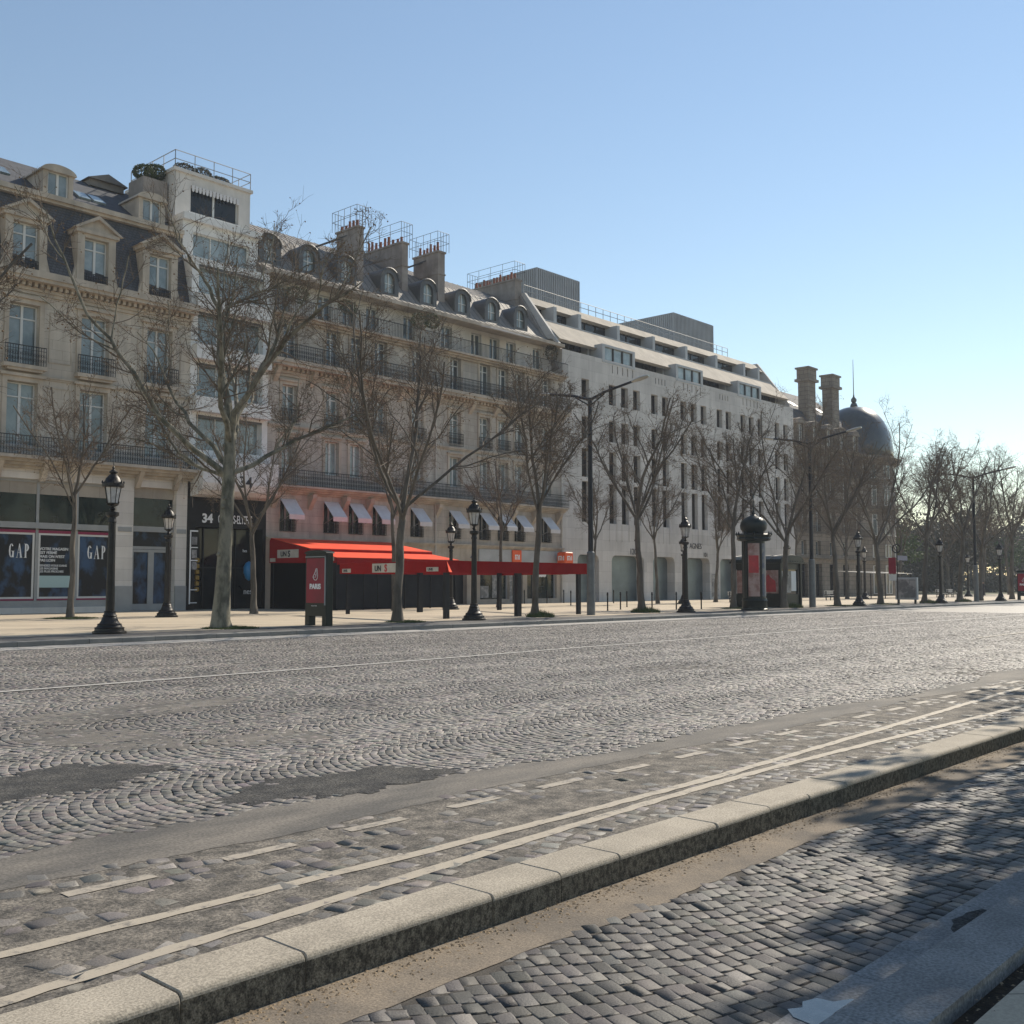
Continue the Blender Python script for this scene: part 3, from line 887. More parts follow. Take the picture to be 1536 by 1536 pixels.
# mansard
b = MB(o1)
b.quad((X0, FY + .1, 17.86), (X1, FY + .1, 17.86), (X1, FY + 1.4, 22.3), (X0, FY + 1.4, 22.3))
b.quad((X0, FY + .1, 17.86), (X0, FY + 1.4, 22.3), (X0, FY + 7, 26.3), (X0, FY + 14, 26.3), (X0, FY + 14, 17.5))
b.quad((X1, FY + .1, 17.86), (X1, FY + 14, 17.5), (X1, FY + 14, 26.3), (X1, FY + 7, 26.3), (X1, FY + 1.4, 22.3))
b.quad((X0, FY + 1.5, 22.62), (X1, FY + 1.5, 22.62), (X1, FY + 7, 26.3), (X0, FY + 7, 26.3))
b.quad((X0, FY + 7, 26.3), (X1, FY + 7, 26.3), (X1, FY + 14, 26.3), (X0, FY + 14, 26.3))
b.build('roof', 'slate', B1)
b = MB(o1); b.box(X0, X1, FY + 1.1, FY + 1.75, 22.3, 22.45); b.box(X0, X1, FY + .95, FY + 1.75, 22.45, 22.72); b.build('roof_moulding', 'trim_tan', B1)
for i, c in enumerate(cols):    # stone dormers with pediments
    b = MB(o1)
    for s in (-1, 1):
        xa, xb = sorted((c + s * .68, c + s * 1.08))
        b.box(xa, xb, FY + .02, FY + 1.3, 17.9, 20.72)
        xa, xb = sorted((c + s * 1.08, c + s * 1.3))
        b.prism([(xa, 17.9), (xb, 17.9)] + ([(xb, 18.1), (xa, 19.0)] if s > 0 else [(xb, 19.0), (xa, 18.1)]), 'y', FY + .1, FY + .3)
    b.box(c - .68, c + .68, FY + .02, FY + 1.3, 20.52, 20.72)
    b.box(c - 1.22, c + 1.22, FY - .12, FY + 1.45, 20.72, 20.92)
    b.prism([(c - 1.34, 20.92), (c + 1.34, 20.92), (c, 21.66)], 'y', FY + .02, FY + 1.55)
    b.prism([(c - 1.42, 20.90), (c - 1.20, 20.90), (c, 21.60), (c + 1.20, 20.90), (c + 1.42, 20.90), (c, 21.80)], 'y', FY - .2, FY + .02)
    b.build('dormer', 'trim_tan', B1)
    put_window(B1, o1, c, FY + .32, 17.95, 1.34, 2.56, pane='glass_light')
    put_rail(B1, o1, c, FY + .04, 17.95, 1.34, .62)
for c in (19.5, 25.1, 30.7):     # upper dormers with low segmental heads
    b = MB(o1); y0 = FY + 1.9
    for s in (-1, 1):
        xa, xb = sorted((c + s * .58, c + s * .84)); b.box(xa, xb, y0, y0 + 2.8, 22.7, 24.35)
    arc = [(c + .98 * math.cos(t), 24.35 + .42 * math.sin(t)) for t in [math.pi * k / 10 for k in range(11)]]
    b.prism(arc, 'y', y0 - .14, y0 + 3.6)
    b.build('dormer', 'trim_tan', B1)
    put_window(B1, o1, c, y0 + .12, 22.75, 1.16, 1.62, pane='glass_light')
def roof_pt(x, t):      # point on upper slope
    return (x, FY + 1.5 + 5.5 * t, 22.62 + 3.68 * t)
for x, t in ((22.9, .42), (27.2, .30), (28.1, .30)):
    b = MB(o1); w, k = .36, .17
    A, Bq, Cq, D = roof_pt(x - w, t), roof_pt(x + w, t), roof_pt(x + w, t + k), roof_pt(x - w, t + k)
    up = Vector((0, -.07, .10))
    b.add([A, Bq, Cq, D] + [tuple(Vector(p) + up) for p in (A, Bq, Cq, D)], [(0, 1, 5, 4), (1, 2, 6, 5), (2, 3, 7, 6), (3, 0, 4, 7), (4, 5, 6, 7)])
    b.build('skylight', 'glass_light', B1)
b = MB(o1)
b.box(29.0, 31.2, FY + 6.4, FY + 8.2, 26.0, 26.4)
b.prism([(28.8, 26.4), (31.4, 26.4), (30.1, 26.9)], 'y', FY + 6.2, FY + 8.4)
b.build('lift_housing', 'zinc', B1)
# shop front of the denim shop
b = MB(o1)
for xa, xb in ((12.2, 20.6), (21.7, 28.0)):
    mids = [xa + (xb - xa) * k / 3 for k in range(4)]
    for x in mids[1:-1]: b.box(x - .07, x + .07, FY + .22, FY + .4, .8, 7.1)
    b.box(xa, xb, FY + .2, FY + .42, 6.95, 7.1)
    b.box(xa, xb, FY + .12, FY + .44, 4.55, 4.86)
    b.box(xa, xb, FY + .12, FY + .44, .45, .80)
    b.box(xa, xa + .1, FY + .21, FY + .41, .8, 6.95); b.box(xb - .1, xb, FY + .21, FY + .41, .8, 6.95)
b.box(29.0, 31.6, FY + .2, FY + .5, 4.6, 4.9)
b.box(28.1, 28.9, FY - .04, FY + .01, 4.55, 4.8); b.box(31.65, 32.25, FY - .04, FY + .01, 4.55, 4.8)
b.build('shop_front_frame', 'frame_grey', B1)
b = MB(o1)
for xa, xb in ((12.2, 20.6), (21.7, 28.0)):
    b.box(xa + .1, xb - .1, FY + .3, FY + .32, 4.86, 6.35)
b.box(29.0, 31.6, FY + .42, FY + .45, 4.9, 6.5)
b.build('transom_glass', 'glass_shop', B1)
b = MB(o1)
for xa, xb in ((12.2, 20.6), (21.7, 28.0)): b.box(xa + .1, xb - .1, FY + .26, FY + .3, 6.35, 6.95)
b.box(29.0, 31.6, FY + .3, FY + .42, 6.5, 7.1)
b.build('blind', 'panel_warm', B1)
b = MB(o1)
for xa, xb in ((12.2, 20.6), (21.7, 28.0)): b.box(xa + .1, xb - .1, FY + .30, FY + .33, .98, 4.32)
pw = b.build('shop_window', 'poster_denim', B1)
b = MB(o1)
for xa, xb in ((12.2, 20.6), (21.7, 28.0)):
    b.box(xa + .1, xb - .1, FY + .25, FY + .33, 4.32, 4.40)
    b.box(xa + .1, xb - .1, FY + .245, FY + .34, 4.40, 4.47)
    b.box(xa + .1, xb - .1, FY + .245, FY + .34, .81, .90)
b.build('pink_band', 'magenta', B1)
b = MB(o1)
for xa, xb in ((12.2, 20.6), (21.7, 28.0)):
    for k in range(3):
        a0 = xa + (xb - xa) * k / 3 + .1; a1 = xa + (xb - xa) * (k + 1) / 3 - .1
        b.box(a0, a1, FY + .26, FY + .30, .90, 1.0); b.box(a0, a1, FY + .26, FY + .30, 4.22, 4.32)
        b.box(a0, a0 + .1, FY + .26, FY + .30, 1.0, 4.22); b.box(a1 - .1, a1, FY + .26, FY + .30, 1.0, 4.22)
b.build('window_border', 'frame_white', B1)
def serif_word(word, x, z, h, parent, org, y):
    """condensed roman capitals drawn as polygons: G, A, P"""
    b = MB(org); w = h * .34; t = h * .10; s = h * .025
    for ch in word:
        if ch == 'G':
            pts = []
            for k in range(9):
                a = R(40 + k * 35); pts.append((x + w / 2 + w / 2 * math.cos(a), z + h / 2 + h / 2 * math.sin(a), a))
            for p, q in zip(pts[:-1], pts[1:]):
                def inn(p): return (x + w / 2 + (w / 2 - t) * math.cos(p[2]), z + h / 2 + (h / 2 - s * 1.4) * math.sin(p[2]))
                b.prism([(p[0], p[1]), (q[0], q[1]), inn(q), inn(p)], 'y', y - .02, y)
            b.box(x + w - t, x + w, y - .021, y, z + .02 * h, z + .45 * h)
            b.box(x + w * .45, x + w * 1.12, y - .022, y, z + .45 * h, z + .45 * h + s)
        if ch == 'A':
            b.prism([(x, z), (x + s, z), (x + w * .55, z + h), (x + w * .48, z + h)], 'y', y - .02, y)
            b.prism([(x + w - t * .9, z), (x + w + t * .2, z), (x + w * .58, z + h), (x + w * .42, z + h)], 'y', y - .022, y)
            b.box(x + w * .2, x + w * .8, y - .018, y, z + h * .34, z + h * .34 + s)
            b.box(x - w * .15, x + w * .2, y - .021, y, z, z + s); b.box(x + w * .6, x + w * 1.15, y - .021, y, z - .001, z + s)
        if ch == 'P':
            b.box(x + w * .05, x + w * .05 + t, y - .02, y, z, z + h)
            b.box(x - w * .12, x + w * .45, y - .021, y, z - .001, z + s)
            pts = [(x + w * .3 + w * .55 * math.cos(R(a)), z + h * .73 + h * .27 * math.sin(R(a)), R(a)) for a in range(-90, 91, 20)]
            for p, q in zip(pts[:-1], pts[1:]):
                def inn2(p): return (x + w * .3 + (w * .55 - t) * math.cos(p[2]), z + h * .73 + (h * .27 - s * 1.4) * math.sin(p[2]))
                b.prism([(p[0], p[1]), (q[0], q[1]), inn2(q), inn2(p)], 'y', y - .02, y)
            b.box(x - w * .1, x + w * .35, y - .022, y, z + h - s, z + h + .001); b.box(x + w * .1, x + w * .35, y - .018, y, z + h * .46, z + h * .46 + s)
        x += w * 1.62
    return b.build('window_lettering', 'text_white', parent)
serif_word('GAP', 22.42, 3.02, .72, B1, o1, FY + .295)
serif_word('GAP', 26.55, 3.02, .72, B1, o1, FY + .295)
serif_word('GAP', 17.3, 3.02, .72, B1, o1, FY + .295)
def btxt(parent, org, name, s, x, y, z, size, m, **kw):
    return text_mesh(name, s, size, m, parent, (x - org[0], y - org[1], z - org[2]), **kw)
btxt(B1, o1, 'window_lettering', "VOTRE MAGASIN\nEST FERMÉ\nMAIS ON N'EST\nPAS LOIN", 23.98, FY + .29, 3.44, .20, 'text_white', bold=.003, sx=.98)
btxt(B1, o1, 'window_lettering', "RENDEZ-VOUS DANS\nLES MAGASINS\nLES PLUS PROCHES", 23.98, FY + .29, 2.58, .155, 'text_white', bold=.001, sx=.98)
MB(o1).box(23.96, 25.70, FY + .27, FY + .295, 1.48, 2.10).build('notice', 'poster_note', B1)
b = MB(o1)                      # double door
for x in (29.12, 30.35):
    b.box(x, x + .12, FY + .34, FY + .42, .2, 3.6); b.box(x + 1.0, x + 1.12, FY + .34, FY + .42, .2, 3.6)
    b.box(x + .12, x + 1.0, FY + .34, FY + .42, .2, .55); b.box(x + .12, x + 1.0, FY + .34, FY + .42, 3.45, 3.6)
b.box(29.0, 31.6, FY + .34, FY + .44, 3.62, 3.78)
b.box(30.24, 30.35, FY + .34, FY + .42, .2, 3.6)
dd = b.build('door', 'frame_grey', B1)
b = MB(o1)
b.box(29.0, 31.6, FY + .46, FY + .48, .2, 4.6)
b.build('pane', 'poster_denim', dd)

# ================================================================== BUILDING 2: narrow white modern infill, number 34
o2 = (35.0, FY, PZ)
B2 = thing('white_infill_building', 'narrow white modern building with wide window bands and a rooftop terrace, black entrance below', 'building', o2)
X0, X1 = 32.3, 37.7
b = MB(o2)
rows = [(9.55, 11.6), (12.7, 14.7), (15.8, 17.75), (18.8, 20.6)]
wall(b, X0, X1, 8.9, 21.0, [(X0 + .45, X1 - .4, a, c, .5) for a, c in rows])
MBb = MB(o2).box(X0, X1, FY + 1.2, FY + 14, PZ, 21.0).build('rear_block', 'plaster', B2)
for a, c in rows: pass
b.build('wall', 'white', B2)
for a, c in rows: MB(o2).box(X0 + .1, X1 - .1, FY - .55, FY + .01, a - .95, a - .08).build('balcony_front', 'white', B2)
for a, c in rows: MB(o2).box(X0 + .45, X1 - .4, FY + .02, FY + .10, c - .12, c).build('blind_box', 'zinc_dark', B2)
for a, c in rows:
    w = X1 - X0 - .85
    put_window(B2, o2, X0 + .45 + w / 2, FY + .4, a, w, c - a, pane='glass_light', frame='frame_white', style='thirds')
# stepped upper storeys
b = MB(o2)
wall(b, X0 + .2, X1 + .1, 21.0, 23.6, [(X0 + .9, X1 - .5, 21.5, 23.0, .3)], y=FY + 1.5)
b.box(X0 + .2, X1 + .1, FY + 2.7, FY + 10, 20.9, 23.6)
b.box(X0 + .1, X1 + .2, FY + 1.2, FY + 3.0, 23.6, 24.0)
b.build('setback_storey', 'white', B2)
put_window(B2, o2, (X0 + X1 + .4) / 2, FY + 1.75, 21.5, X1 - X0 - 1.4, 1.5, pane='glass_light', style='thirds')
b = MB(o2); px0, px1 = 32.75, 38.15
wall(b, px0, px1, 24.0, 27.1, [(33.85, 37.3, 24.75, 26.45, .35)], y=FY + 3)
b.box(px0, px1, FY + 4.2, FY + 9, 24.0, 27.1)
b.box(px0 - .02, px0 + .03, FY + 3, FY + 4.3, 24.0, 27.1)
b.box(px0 - .12, px1 + .12, FY + 2.85, FY + 9.1, 27.1, 27.3)
b.build('penthouse', 'plaster', B2)
b = MB(o2)
b.box(33.7, 37.45, FY + 2.93, FY + 3.02, 24.62, 24.75)
b.build('window_sill', 'white', B2)
put_window(B2, o2, 35.57, FY + 3.2, 24.75, 3.43, 1.7, pane='glass_dark', frame='frame_white', style='french')
b = MB(o2)                      # scalloped striped blind above the penthouse window
for i in range(14):
    x = 33.85 + i * 3.45 / 14
    b.prism([(x + .02, 26.45), (x + .225, 26.45), (x + .20, 26.10), (x + .12, 26.04), (x + .04, 26.10)], 'y', FY + 2.90, FY + 2.93)
b.build('window_awning', 'awning_white', B2)
b = MB(o2)
def cage(b, x0, x1, y0, y1, z0, h, n=4, r=.022):
    for z in (z0 + h, z0 + h * .5):
        for p, q in (((x0, y0), (x1, y0)), ((x1, y0), (x1, y1)), ((x1, y1), (x0, y1)), ((x0, y1), (x0, y0))):
            b.tube((*p, z), (*q, z), r, n=5)
    for i in range(n + 1):
        t = i / n
        for (x, y) in ((x0 + (x1 - x0) * t, y0), (x0 + (x1 - x0) * t, y1), (x0, y0 + (y1 - y0) * t), (x1, y0 + (y1 - y0) * t)):
            b.tube((x, y, z0), (x, y, z0 + h), r, n=5)
cage(b, px0, px1, FY + 3.0, FY + 8.5, 27.3, 1.1, 4, .028)
b.build('roof_railing', 'rail_light', B2)
MB(o2).box(31.0, 32.6, FY + 3.6, FY + 5.4, 23.5, 26.4).build('chimney', 'chimney', B2)
b = MB(o2)                      # rounded white canopy over the entrance
prof = [(FY - .05, 6.75), (FY - .9, 6.85), (FY - 1.25, 7.1), (FY - 1.4, 7.5), (FY - 1.4, 8.9), (FY - .05, 8.9)]
b.prism(prof, 'x', X0 + .15, X1 - .1)
b.build('canopy', 'white', B2, smooth=False)
btxt(B2, o2, 'house_number', '34', 34.8, FY - 1.415, 7.35, .95, 'text_dark', bold=.01)
b = MB(o2)
b.box(X0, X0 + .55, FY - .02, FY + 1.2, PZ, 6.75); b.box(X1 - .25, X1, FY - .02, FY + 1.2, PZ, 6.75)
b.box(X0 + .55, X1 - .25, FY - .02, FY + .35, 5.0, 6.75)
b.build('entrance_surround', 'black_paint', B2)
b = MB(o2); b.box(X0 + .56, X1 - .26, FY + .9, FY + 1.0, PZ, 5.0); b.build('entrance', 'glass_dark', B2)
b = MB(o2)
for x in (33.9, 35.0, 36.1): b.box(x - .04, x + .04, FY + .82, FY + .9, PZ, 5.0)
b.box(32.86, 37.44, FY + .82, FY + .9, 2.6, 2.68)
b.build('door_frame', 'iron', B2)
btxt(B2, o2, 'sign_lettering', '34', 33.25, FY - .035, 5.28, .72, 'text_white', bold=.025)
btxt(B2, o2, 'sign_lettering', 'CHAMPS-ELYSEES', 34.32, FY - .035, 5.28, .70, 'text_white', bold=.008, sx=.44)
b = MB(o2)                      # lit-up directory strip beside the entrance
for (za, zb) in ((.55, .6), (1.3, 1.35), (3.0, 3.06), (3.75, 3.81), (4.7, 4.78)): b.box(32.55, 33.0, FY - .07, FY - .03, za, zb)
b.box(32.49, 32.55, FY - .08, FY - .03, .5, 4.78)
b.build('directory_frame', 'text_white', B2)
b = MB(o2)
b.box(32.62, 32.95, FY - .06, FY - .03, 3.15, 3.65); b.box(32.62, 32.95, FY - .06, FY - .03, 2.5, 2.95); b.box(32.62, 32.95, FY - .06, FY - .03, 3.95, 4.4)
b.build('directory_panel', 'poster_grey', B2)
b = MB(o2)
for i in range(6): b.lathe([(.05, 0), (.16, .05), (.16, .25), (.05, .3)], (33.35, FY + .6, 1.2 + i * .34), 8)
b.build('gold_column', 'gold', B2)
b = MB(o2); b.lathe([(.02, 0), (.2, .15), (.33, .5), (.33, .85), (.2, 1.1), (.02, 1.2)], (36.9, FY + .55, 1.85), 12)
b.build('balloon', 'blue_balloon', B2, smooth=True)
btxt(B2, o2, 'sign_lettering', 'nes', 36.5, FY + .5, 1.05, .5, 'text_white', sx=.9)
btxt(B2, o2, 'sign_lettering', 'hes', 36.4, FY + .5, 3.6, .26, 'text_white', sx=.9)

# ================================================================== BUILDING 3: long tan Haussmann pair with zinc mansard
o3 = (52.0, FY, PZ)
B3 = thing('zinc_roof_building', 'long tan stone building with zinc mansard, round dormers and tall narrow chimney stacks', 'building', o3)
X0, X1 = 37.7, 66.4
cols = [39.3, 42.7, 44.75, 46.8, 50.25, 54.0, 57.15, 59.2, 61.1, 64.3]
W = 1.12
ops = []
rowsB3 = [(4.95, 6.95), (8.75, 10.95), (11.95, 14.25), (16.0, 18.3), (19.35, 21.0)]
for c in cols:
    for (a, z) in rowsB3[:4]:
        ops.append((c - W / 2, c + W / 2, a, z))
b = MB(o3)
wall(b, X0, X1, 4.3, 18.75, ops, depth=.38)
b.build('wall', 'stone_mid', B3)
b = MB(o3)
wall(b, X0, X1, 18.75, 21.15, [(c - W / 2, c + W / 2, 19.0, 20.85) for c in cols], y=FY + .9, depth=.3)
b.build('attic_wall', 'plaster', B3)
b = MB(o3)
shops = [(38.1, 47.5, .17, 3.9, .6), (48.6, 52.0, .17, 3.6, .6), (53.4, 55.3, .17, 3.35, .5), (56.7, 59.9, .5, 3.1, .5), (60.3, 61.5, .17, 3.1, .6), (62.0, 65.6, .5, 3.1, .5)]
wall(b, X0, X1, PZ, 4.3, shops)
b.build('ground_storey', 'trim_mid', B3)
MB(o3).box(X0, X1, FY + 2.2, FY + 14, PZ, 21.2).build('rear_block', 'chimney', B3)
MB(o3).box(X0, X1, FY + 1.2, FY + 2.2, PZ, 18.7).build('core', 'void', B3)
b = MB(o3)
moulding(b, X0, X1, 4.3, .28, .22)
moulding(b, X0, X1, 7.35, .35, .55)
moulding(b, X0, X1, 11.45, .22, .16, steps=2)
moulding(b, X0, X1, 14.75, .35, .2, steps=2)
dentils(b, X0, X1, 15.10, .2, .42, .36)
b.box(X0, X1, FY - .85, FY + .02, 15.3, 15.5); b.box(X0, X1, FY - .95, FY + .02, 15.5, 15.72)
moulding(b, X0, X1, 18.3, .4, .7)
b.box(X0, X1, FY - .3, FY + 1.2, 21.15, 21.4)
b.build('cornice', 'trim_mid', B3)
b = MB(o3)
for c in cols:
    for (za, zb) in rowsB3[1:4]:
        b = MB(o3)
        b.box(c - W / 2 - .2, c - W / 2, FY - .07, FY + .01, za, zb + .2)
        b.box(c + W / 2, c + W / 2 + .2, FY - .07, FY + .01, za, zb + .2)
        b.box(c - W / 2, c + W / 2, FY - .07, FY + .01, zb, zb + .2)
        b.box(c - W / 2 - .28, c + W / 2 + .28, FY - .18, FY + .01, zb + .2, zb + .32)
        b.build('window_surround', 'trim_mid', B3)
b = MB(o3)
for c in [(p + q) / 2 for p, q in zip(cols[:-1], cols[1:])] + [X0 + .5, X1 - .8]:
    for z in (7.35, 15.3):
        b = MB(o3)
        b.prism([(FY - .6, z), (FY - .55, z - .25), (FY - .05, z - .95), (FY, z - .95), (FY, z)], 'x', c - .16, c + .16)
        b.build('bracket', 'trim_mid', B3)
b = MB(o3)
b.tube((52.0, FY - .12, .2), (52.0, FY - .12, 18.2), .06, n=6); b.tube((66.15, FY - .12, .2), (66.15, FY - .12, 18.2), .07, n=6)
b.build('drainpipe', 'stone_pale', B3)
MB(o3).box(X0, X1, FY - .72, FY - .005, 7.703, 7.83).build('balcony_slab', 'trim_mid', B3)
for c in cols:
    put_window(B3, o3, c, FY + .27, 4.95, W, 2.0, pane='glass_dark', frame='frame_grey')
    put_window(B3, o3, c, FY + .27, 8.75, W, 2.2, pane='glass_light')
    put_window(B3, o3, c, FY + .27, 11.95, W, 2.3, pane='glass_light')
    put_window(B3, o3, c, FY + .27, 16.0, W, 2.3, pane='glass')
    put_window(B3, o3, c, FY + 1.12, 19.0, W, 1.85, pane='glass')
    put_rail(B3, o3, c, FY - .06, 4.95, W + .1, .75)
    put_rail(B3, o3, c, FY - .16, 11.75, W + .35, .95)
for (z, y) in ((7.83, FY - .66), (15.72, FY - .88), (18.7, FY - .6)):
    b = MB(o3); railing_mesh(b, X0, X1, y, z, z + 1.0, .14, fancy=(z < 18)); b.build('balcony_railing', 'iron', B3)
# window awnings on the mezzanine
for i, c in enumerate(cols):
    b = MB(o3); w = W / 2 + .02; dy, z0, z1 = 1.0, 7.0, 5.98
    b.add([(c - w, FY - .02, z0), (c + w, FY - .02, z0), (c + w, FY - dy, z1), (c - w, FY - dy, z1),
           (c - w, FY - .02, z0 - .02), (c + w, FY - .02, z0 - .02), (c + w, FY - dy, z1 - .02), (c - w, FY - dy, z1 - .02)],
          [(0, 1, 2, 3), (7, 6, 5, 4), (0, 3, 7, 4), (1, 5, 6, 2), (3, 2, 6, 7), (0, 4, 5, 1)])
    b.box(c - w, c + w, FY - dy - .012, FY - dy - .002, z1 - .30, z1 - .0)
    aw = b.build('window_awning', 'awning_white', B3)
    b = MB(o3)
    for s in (-1, 1): b.tube((c + s * (w - .03), FY - .03, 5.55), (c + s * (w - .03), FY - dy, z1 - .05), .015, n=5)
    b.build('arm', 'rail_light', aw)
# zinc mansard, steep lower slope with arched dormers, flatter upper slope
b = MB(o3)
b.quad((X0, FY + .2, 21.4), (X1, FY + .2, 21.4), (X1, FY + 1.6, 22.2), (X0, FY + 1.6, 22.2))
b.quad((X0, FY + 1.6, 22.2), (X1, FY + 1.6, 22.2), (X1, FY + 4.2, 25.1), (X0, FY + 4.2, 25.1))
b.quad((X0, FY + 4.2, 25.1), (X1, FY + 4.2, 25.1), (X1, FY + 7.5, 26.9), (X0, FY + 7.5, 26.9))
b.quad((X0, FY + 7.5, 26.9), (X1, FY + 7.5, 26.9), (X1, FY + 14, 26.4), (X0, FY + 14, 26.4))
for X in (X0, X1):
    b.quad((X, FY + .2, 21.4), (X, FY + 1.6, 22.2), (X, FY + 4.2, 25.1), (X, FY + 7.5, 26.9), (X, FY + 14, 26.4), (X, FY + 14, 21.2))
rf = b.build('roof', 'zinc', B3)
b = MB(o3)
x = X0 + .3
while x < X1:
    for (ya, za, yb, zb) in ((1.62, 22.2, 4.2, 25.1), (4.2, 25.1, 7.5, 26.9), (.2, 21.4, 1.6, 22.2)):
        p, q = Vector((x, FY + ya, za)), Vector((x, FY + yb, zb))
        b.tube(p, q, .035, n=4)
    x += .62
b.build('seam', 'zinc_dark', rf)
dX = [38.9, 42.0, 45.2, 49.1, 52.9, 56.5, 59.8, 63.2]
for c in dX:
    y0 = FY + 1.75
    b = MB(o3)
    outer = [(c - .85, 22.3), (c - .85, 23.55)] + [(c - .85 * math.cos(t), 23.55 + .8 * math.sin(t)) for t in [math.pi * k / 12 for k in range(1, 12)]] + [(c + .85, 23.55), (c + .85, 22.3)]
    inner = [(c - .48, 22.55), (c - .48, 23.5)] + [(c - .48 * math.cos(t), 23.5 + .5 * math.sin(t)) for t in [math.pi * k / 12 for k in range(1, 12)]] + [(c + .48, 23.5), (c + .48, 22.55)]
    n = len(outer)
    vs = [(p[0], y0, p[1]) for p in outer] + [(p[0], y0, p[1]) for p in inner] + [(p[0], y0 + 2.6, p[1]) for p in outer] + [(p[0], y0 + .3, p[1]) for p in inner]
    fs = []
    for i in range(n):
        j = (i + 1) % n
        fs += [(i, j, n + j, n + i), (j, i, 2 * n + i, 2 * n + j), (n + i, n + j, 3 * n + j, 3 * n + i)]
    b.add(vs, fs)
    # hood moulding
    for i in range(1, n - 2):
        b.tube((outer[i][0], y0 - .05, outer[i][1]), (outer[i + 1][0], y0 - .05, outer[i + 1][1]), .07, n=5)
    d = b.build('dormer', 'zinc_dark', B3)
    b = MB(o3); b.quad(*[(p[0], y0 + .22, p[1]) for p in inner]); b.build('pane', 'glass_light', d)
    b = MB(o3); b.box(c - .035, c + .035, y0 + .16, y0 + .24, 22.55, 23.98); b.box(c - .48, c + .48, y0 + .17, y0 + .23, 23.2, 23.26); b.build('frame', 'frame_white', d)
for (xc, w, ya, yb, zt, npot) in ((47.0, .55, 2.5, 4.9, 26.95, 5), (51.3, .6, 2.6, 7.2, 26.85, 9), (54.95, .7, 2.5, 5.3, 27.0, 6), (65.95, .8, 4.5, 9.8, 27.6, 12)):
    ya += FY; yb += FY
    b = MB(o3)
    b.box(xc - w / 2, xc + w / 2, ya, yb, 21.5, zt)
    b.box(xc - w / 2 - .06, xc + w / 2 + .06, ya - .06, yb + .06, zt - 1.7, zt - 1.6)
    b.box(xc - w / 2 - .08, xc + w / 2 + .08, ya - .08, yb + .08, zt, zt + .14)
    ch = b.build('chimney', 'chimney', B3)
    pr = random.Random(int(xc))
    for i in range(npot):
        yy = ya + .15 + (yb - ya - .3) * (i + .5) / npot; hh = .65 * pr.uniform(.55, 1.25)
        MB(o3).lathe([(.115, 0), (.12, .05), (.09, hh - .08), (.11, hh)], (xc + pr.uniform(-.08, .08), yy, zt + .14), 8).build('chimney_pot', 'terracotta', ch)
    b = MB(o3); cage(b, xc - w / 2 - .25, xc + w / 2 + .25, ya - .2, yb + .2, zt + .1, 1.45, 4, .018); b.build('safety_rail', 'zinc_dark', ch)
    if npot < 8:
        b = MB(o3); b.tube((xc, ya + .9, zt - .2), (xc - 1.6, ya + 3.2, 25.9), .05, n=5); b.tube((xc, ya + 1.2, zt - .3), (xc - 1.3, ya + 3.4, 26.0), .04, n=5); b.build('brace', 'zinc_dark', ch)
# party wall stepping up the roof edge at the right
b = MB(o3)
b.prism([(FY + .3, 19.5), (FY + 1.0, 21.2), (FY + 4.4, 26.3), (FY + 10, 27.4), (FY + 10, 20), (FY + 2, 18.8)], 'x', 66.05, 66.39)
b.build('party_wall', 'chimney', B3)
b = MB(o3)
b.add([(56.5, FY + .1, 21.3), (61.0, FY + .1, 21.3), (61.0, FY - 1.3, 20.9), (56.5, FY - 1.3, 20.9), (56.5, FY + .1, 21.22), (61.0, FY + .1, 21.22), (61.0, FY - 1.3, 20.82), (56.5, FY - 1.3, 20.82)],
      [(0, 1, 2, 3), (7, 6, 5, 4), (0, 3, 7, 4), (1, 5, 6, 2), (3, 2, 6, 7), (0, 4, 5, 1)])
b.build('terrace_awning', 'awning_white', B3)
# shop fronts
b = MB(o3)
b.box(56.5, 65.9, FY - .10, FY - .003, 3.15, 4.27)
b.build('fascia', 'grey_metal', B3)
b = MB(o3)
for xa, xb in ((56.7, 59.9), (62.0, 65.6)): b.box(xa, xb, FY + .3, FY + .34, .5, 3.1)
b.box(60.3, 61.5, FY + .4, FY + .44, .17, 3.1)
b.build('shop_window', 'glass_shop', B3)
b = MB(o3)
for x in (56.7, 59.82, 62.0, 65.52, 58.9, 62.9): b.box(x, x + .08, FY + .2, FY + .3, .5, 3.1)
b.box(60.3, 60.42, FY + .3, FY + .4, .17, 3.1); b.box(61.38, 61.5, FY + .3, FY + .4, .17, 3.1); b.box(60.86, 60.94, FY + .3, FY + .4, .17, 3.1)
b.build('shop_front_frame', 'grey_metal', B3)
b = MB(o3)
b.box(57.0, 57.9, FY + .27, FY + .3, .6, 1.5); b.box(58.3, 58.8, FY + .27, FY + .3, .6, 3.0); b.box(59.95, 60.25, FY - .03, FY + .0, .3, 3.1)
b.build('window_display', 'poster_grey', B3)
b = MB(o3)
cx, cz = 64.05, 2.35
for dx, dz, r in ((-.35, 0, .22), (0, .05, .28), (.35, 0, .22), (-.18, .18, .2), (.2, .2, .2)):
    b.prism([(cx + dx + r * math.cos(t * .63), cz + dz + r * .75 * math.sin(t * .63)) for t in range(10)], 'y', FY + .262 + dx * .01, FY + .3)
b.build('window_sticker', 'text_white', B3)
b = MB(o3); b.box(53.4, 55.3, FY + .4, FY + .48, .17, 3.35)
dr = b.build('door', 'navy_post', B3)
b = MB(o3); b.box(54.32, 54.38, FY + .37, FY + .41, .2, 3.3); b.box(53.5, 55.2, FY + .36, FY + .41, 2.5, 2.58); b.build('door_frame', 'iron', dr)
b = MB(o3); b.box(38.1, 47.5, FY + .5, FY + .56, .17, 3.9); b.box(48.6, 52.0, FY + .5, FY + .56, .17, 3.6); b.build('cafe_window', 'glass_dark', B3)
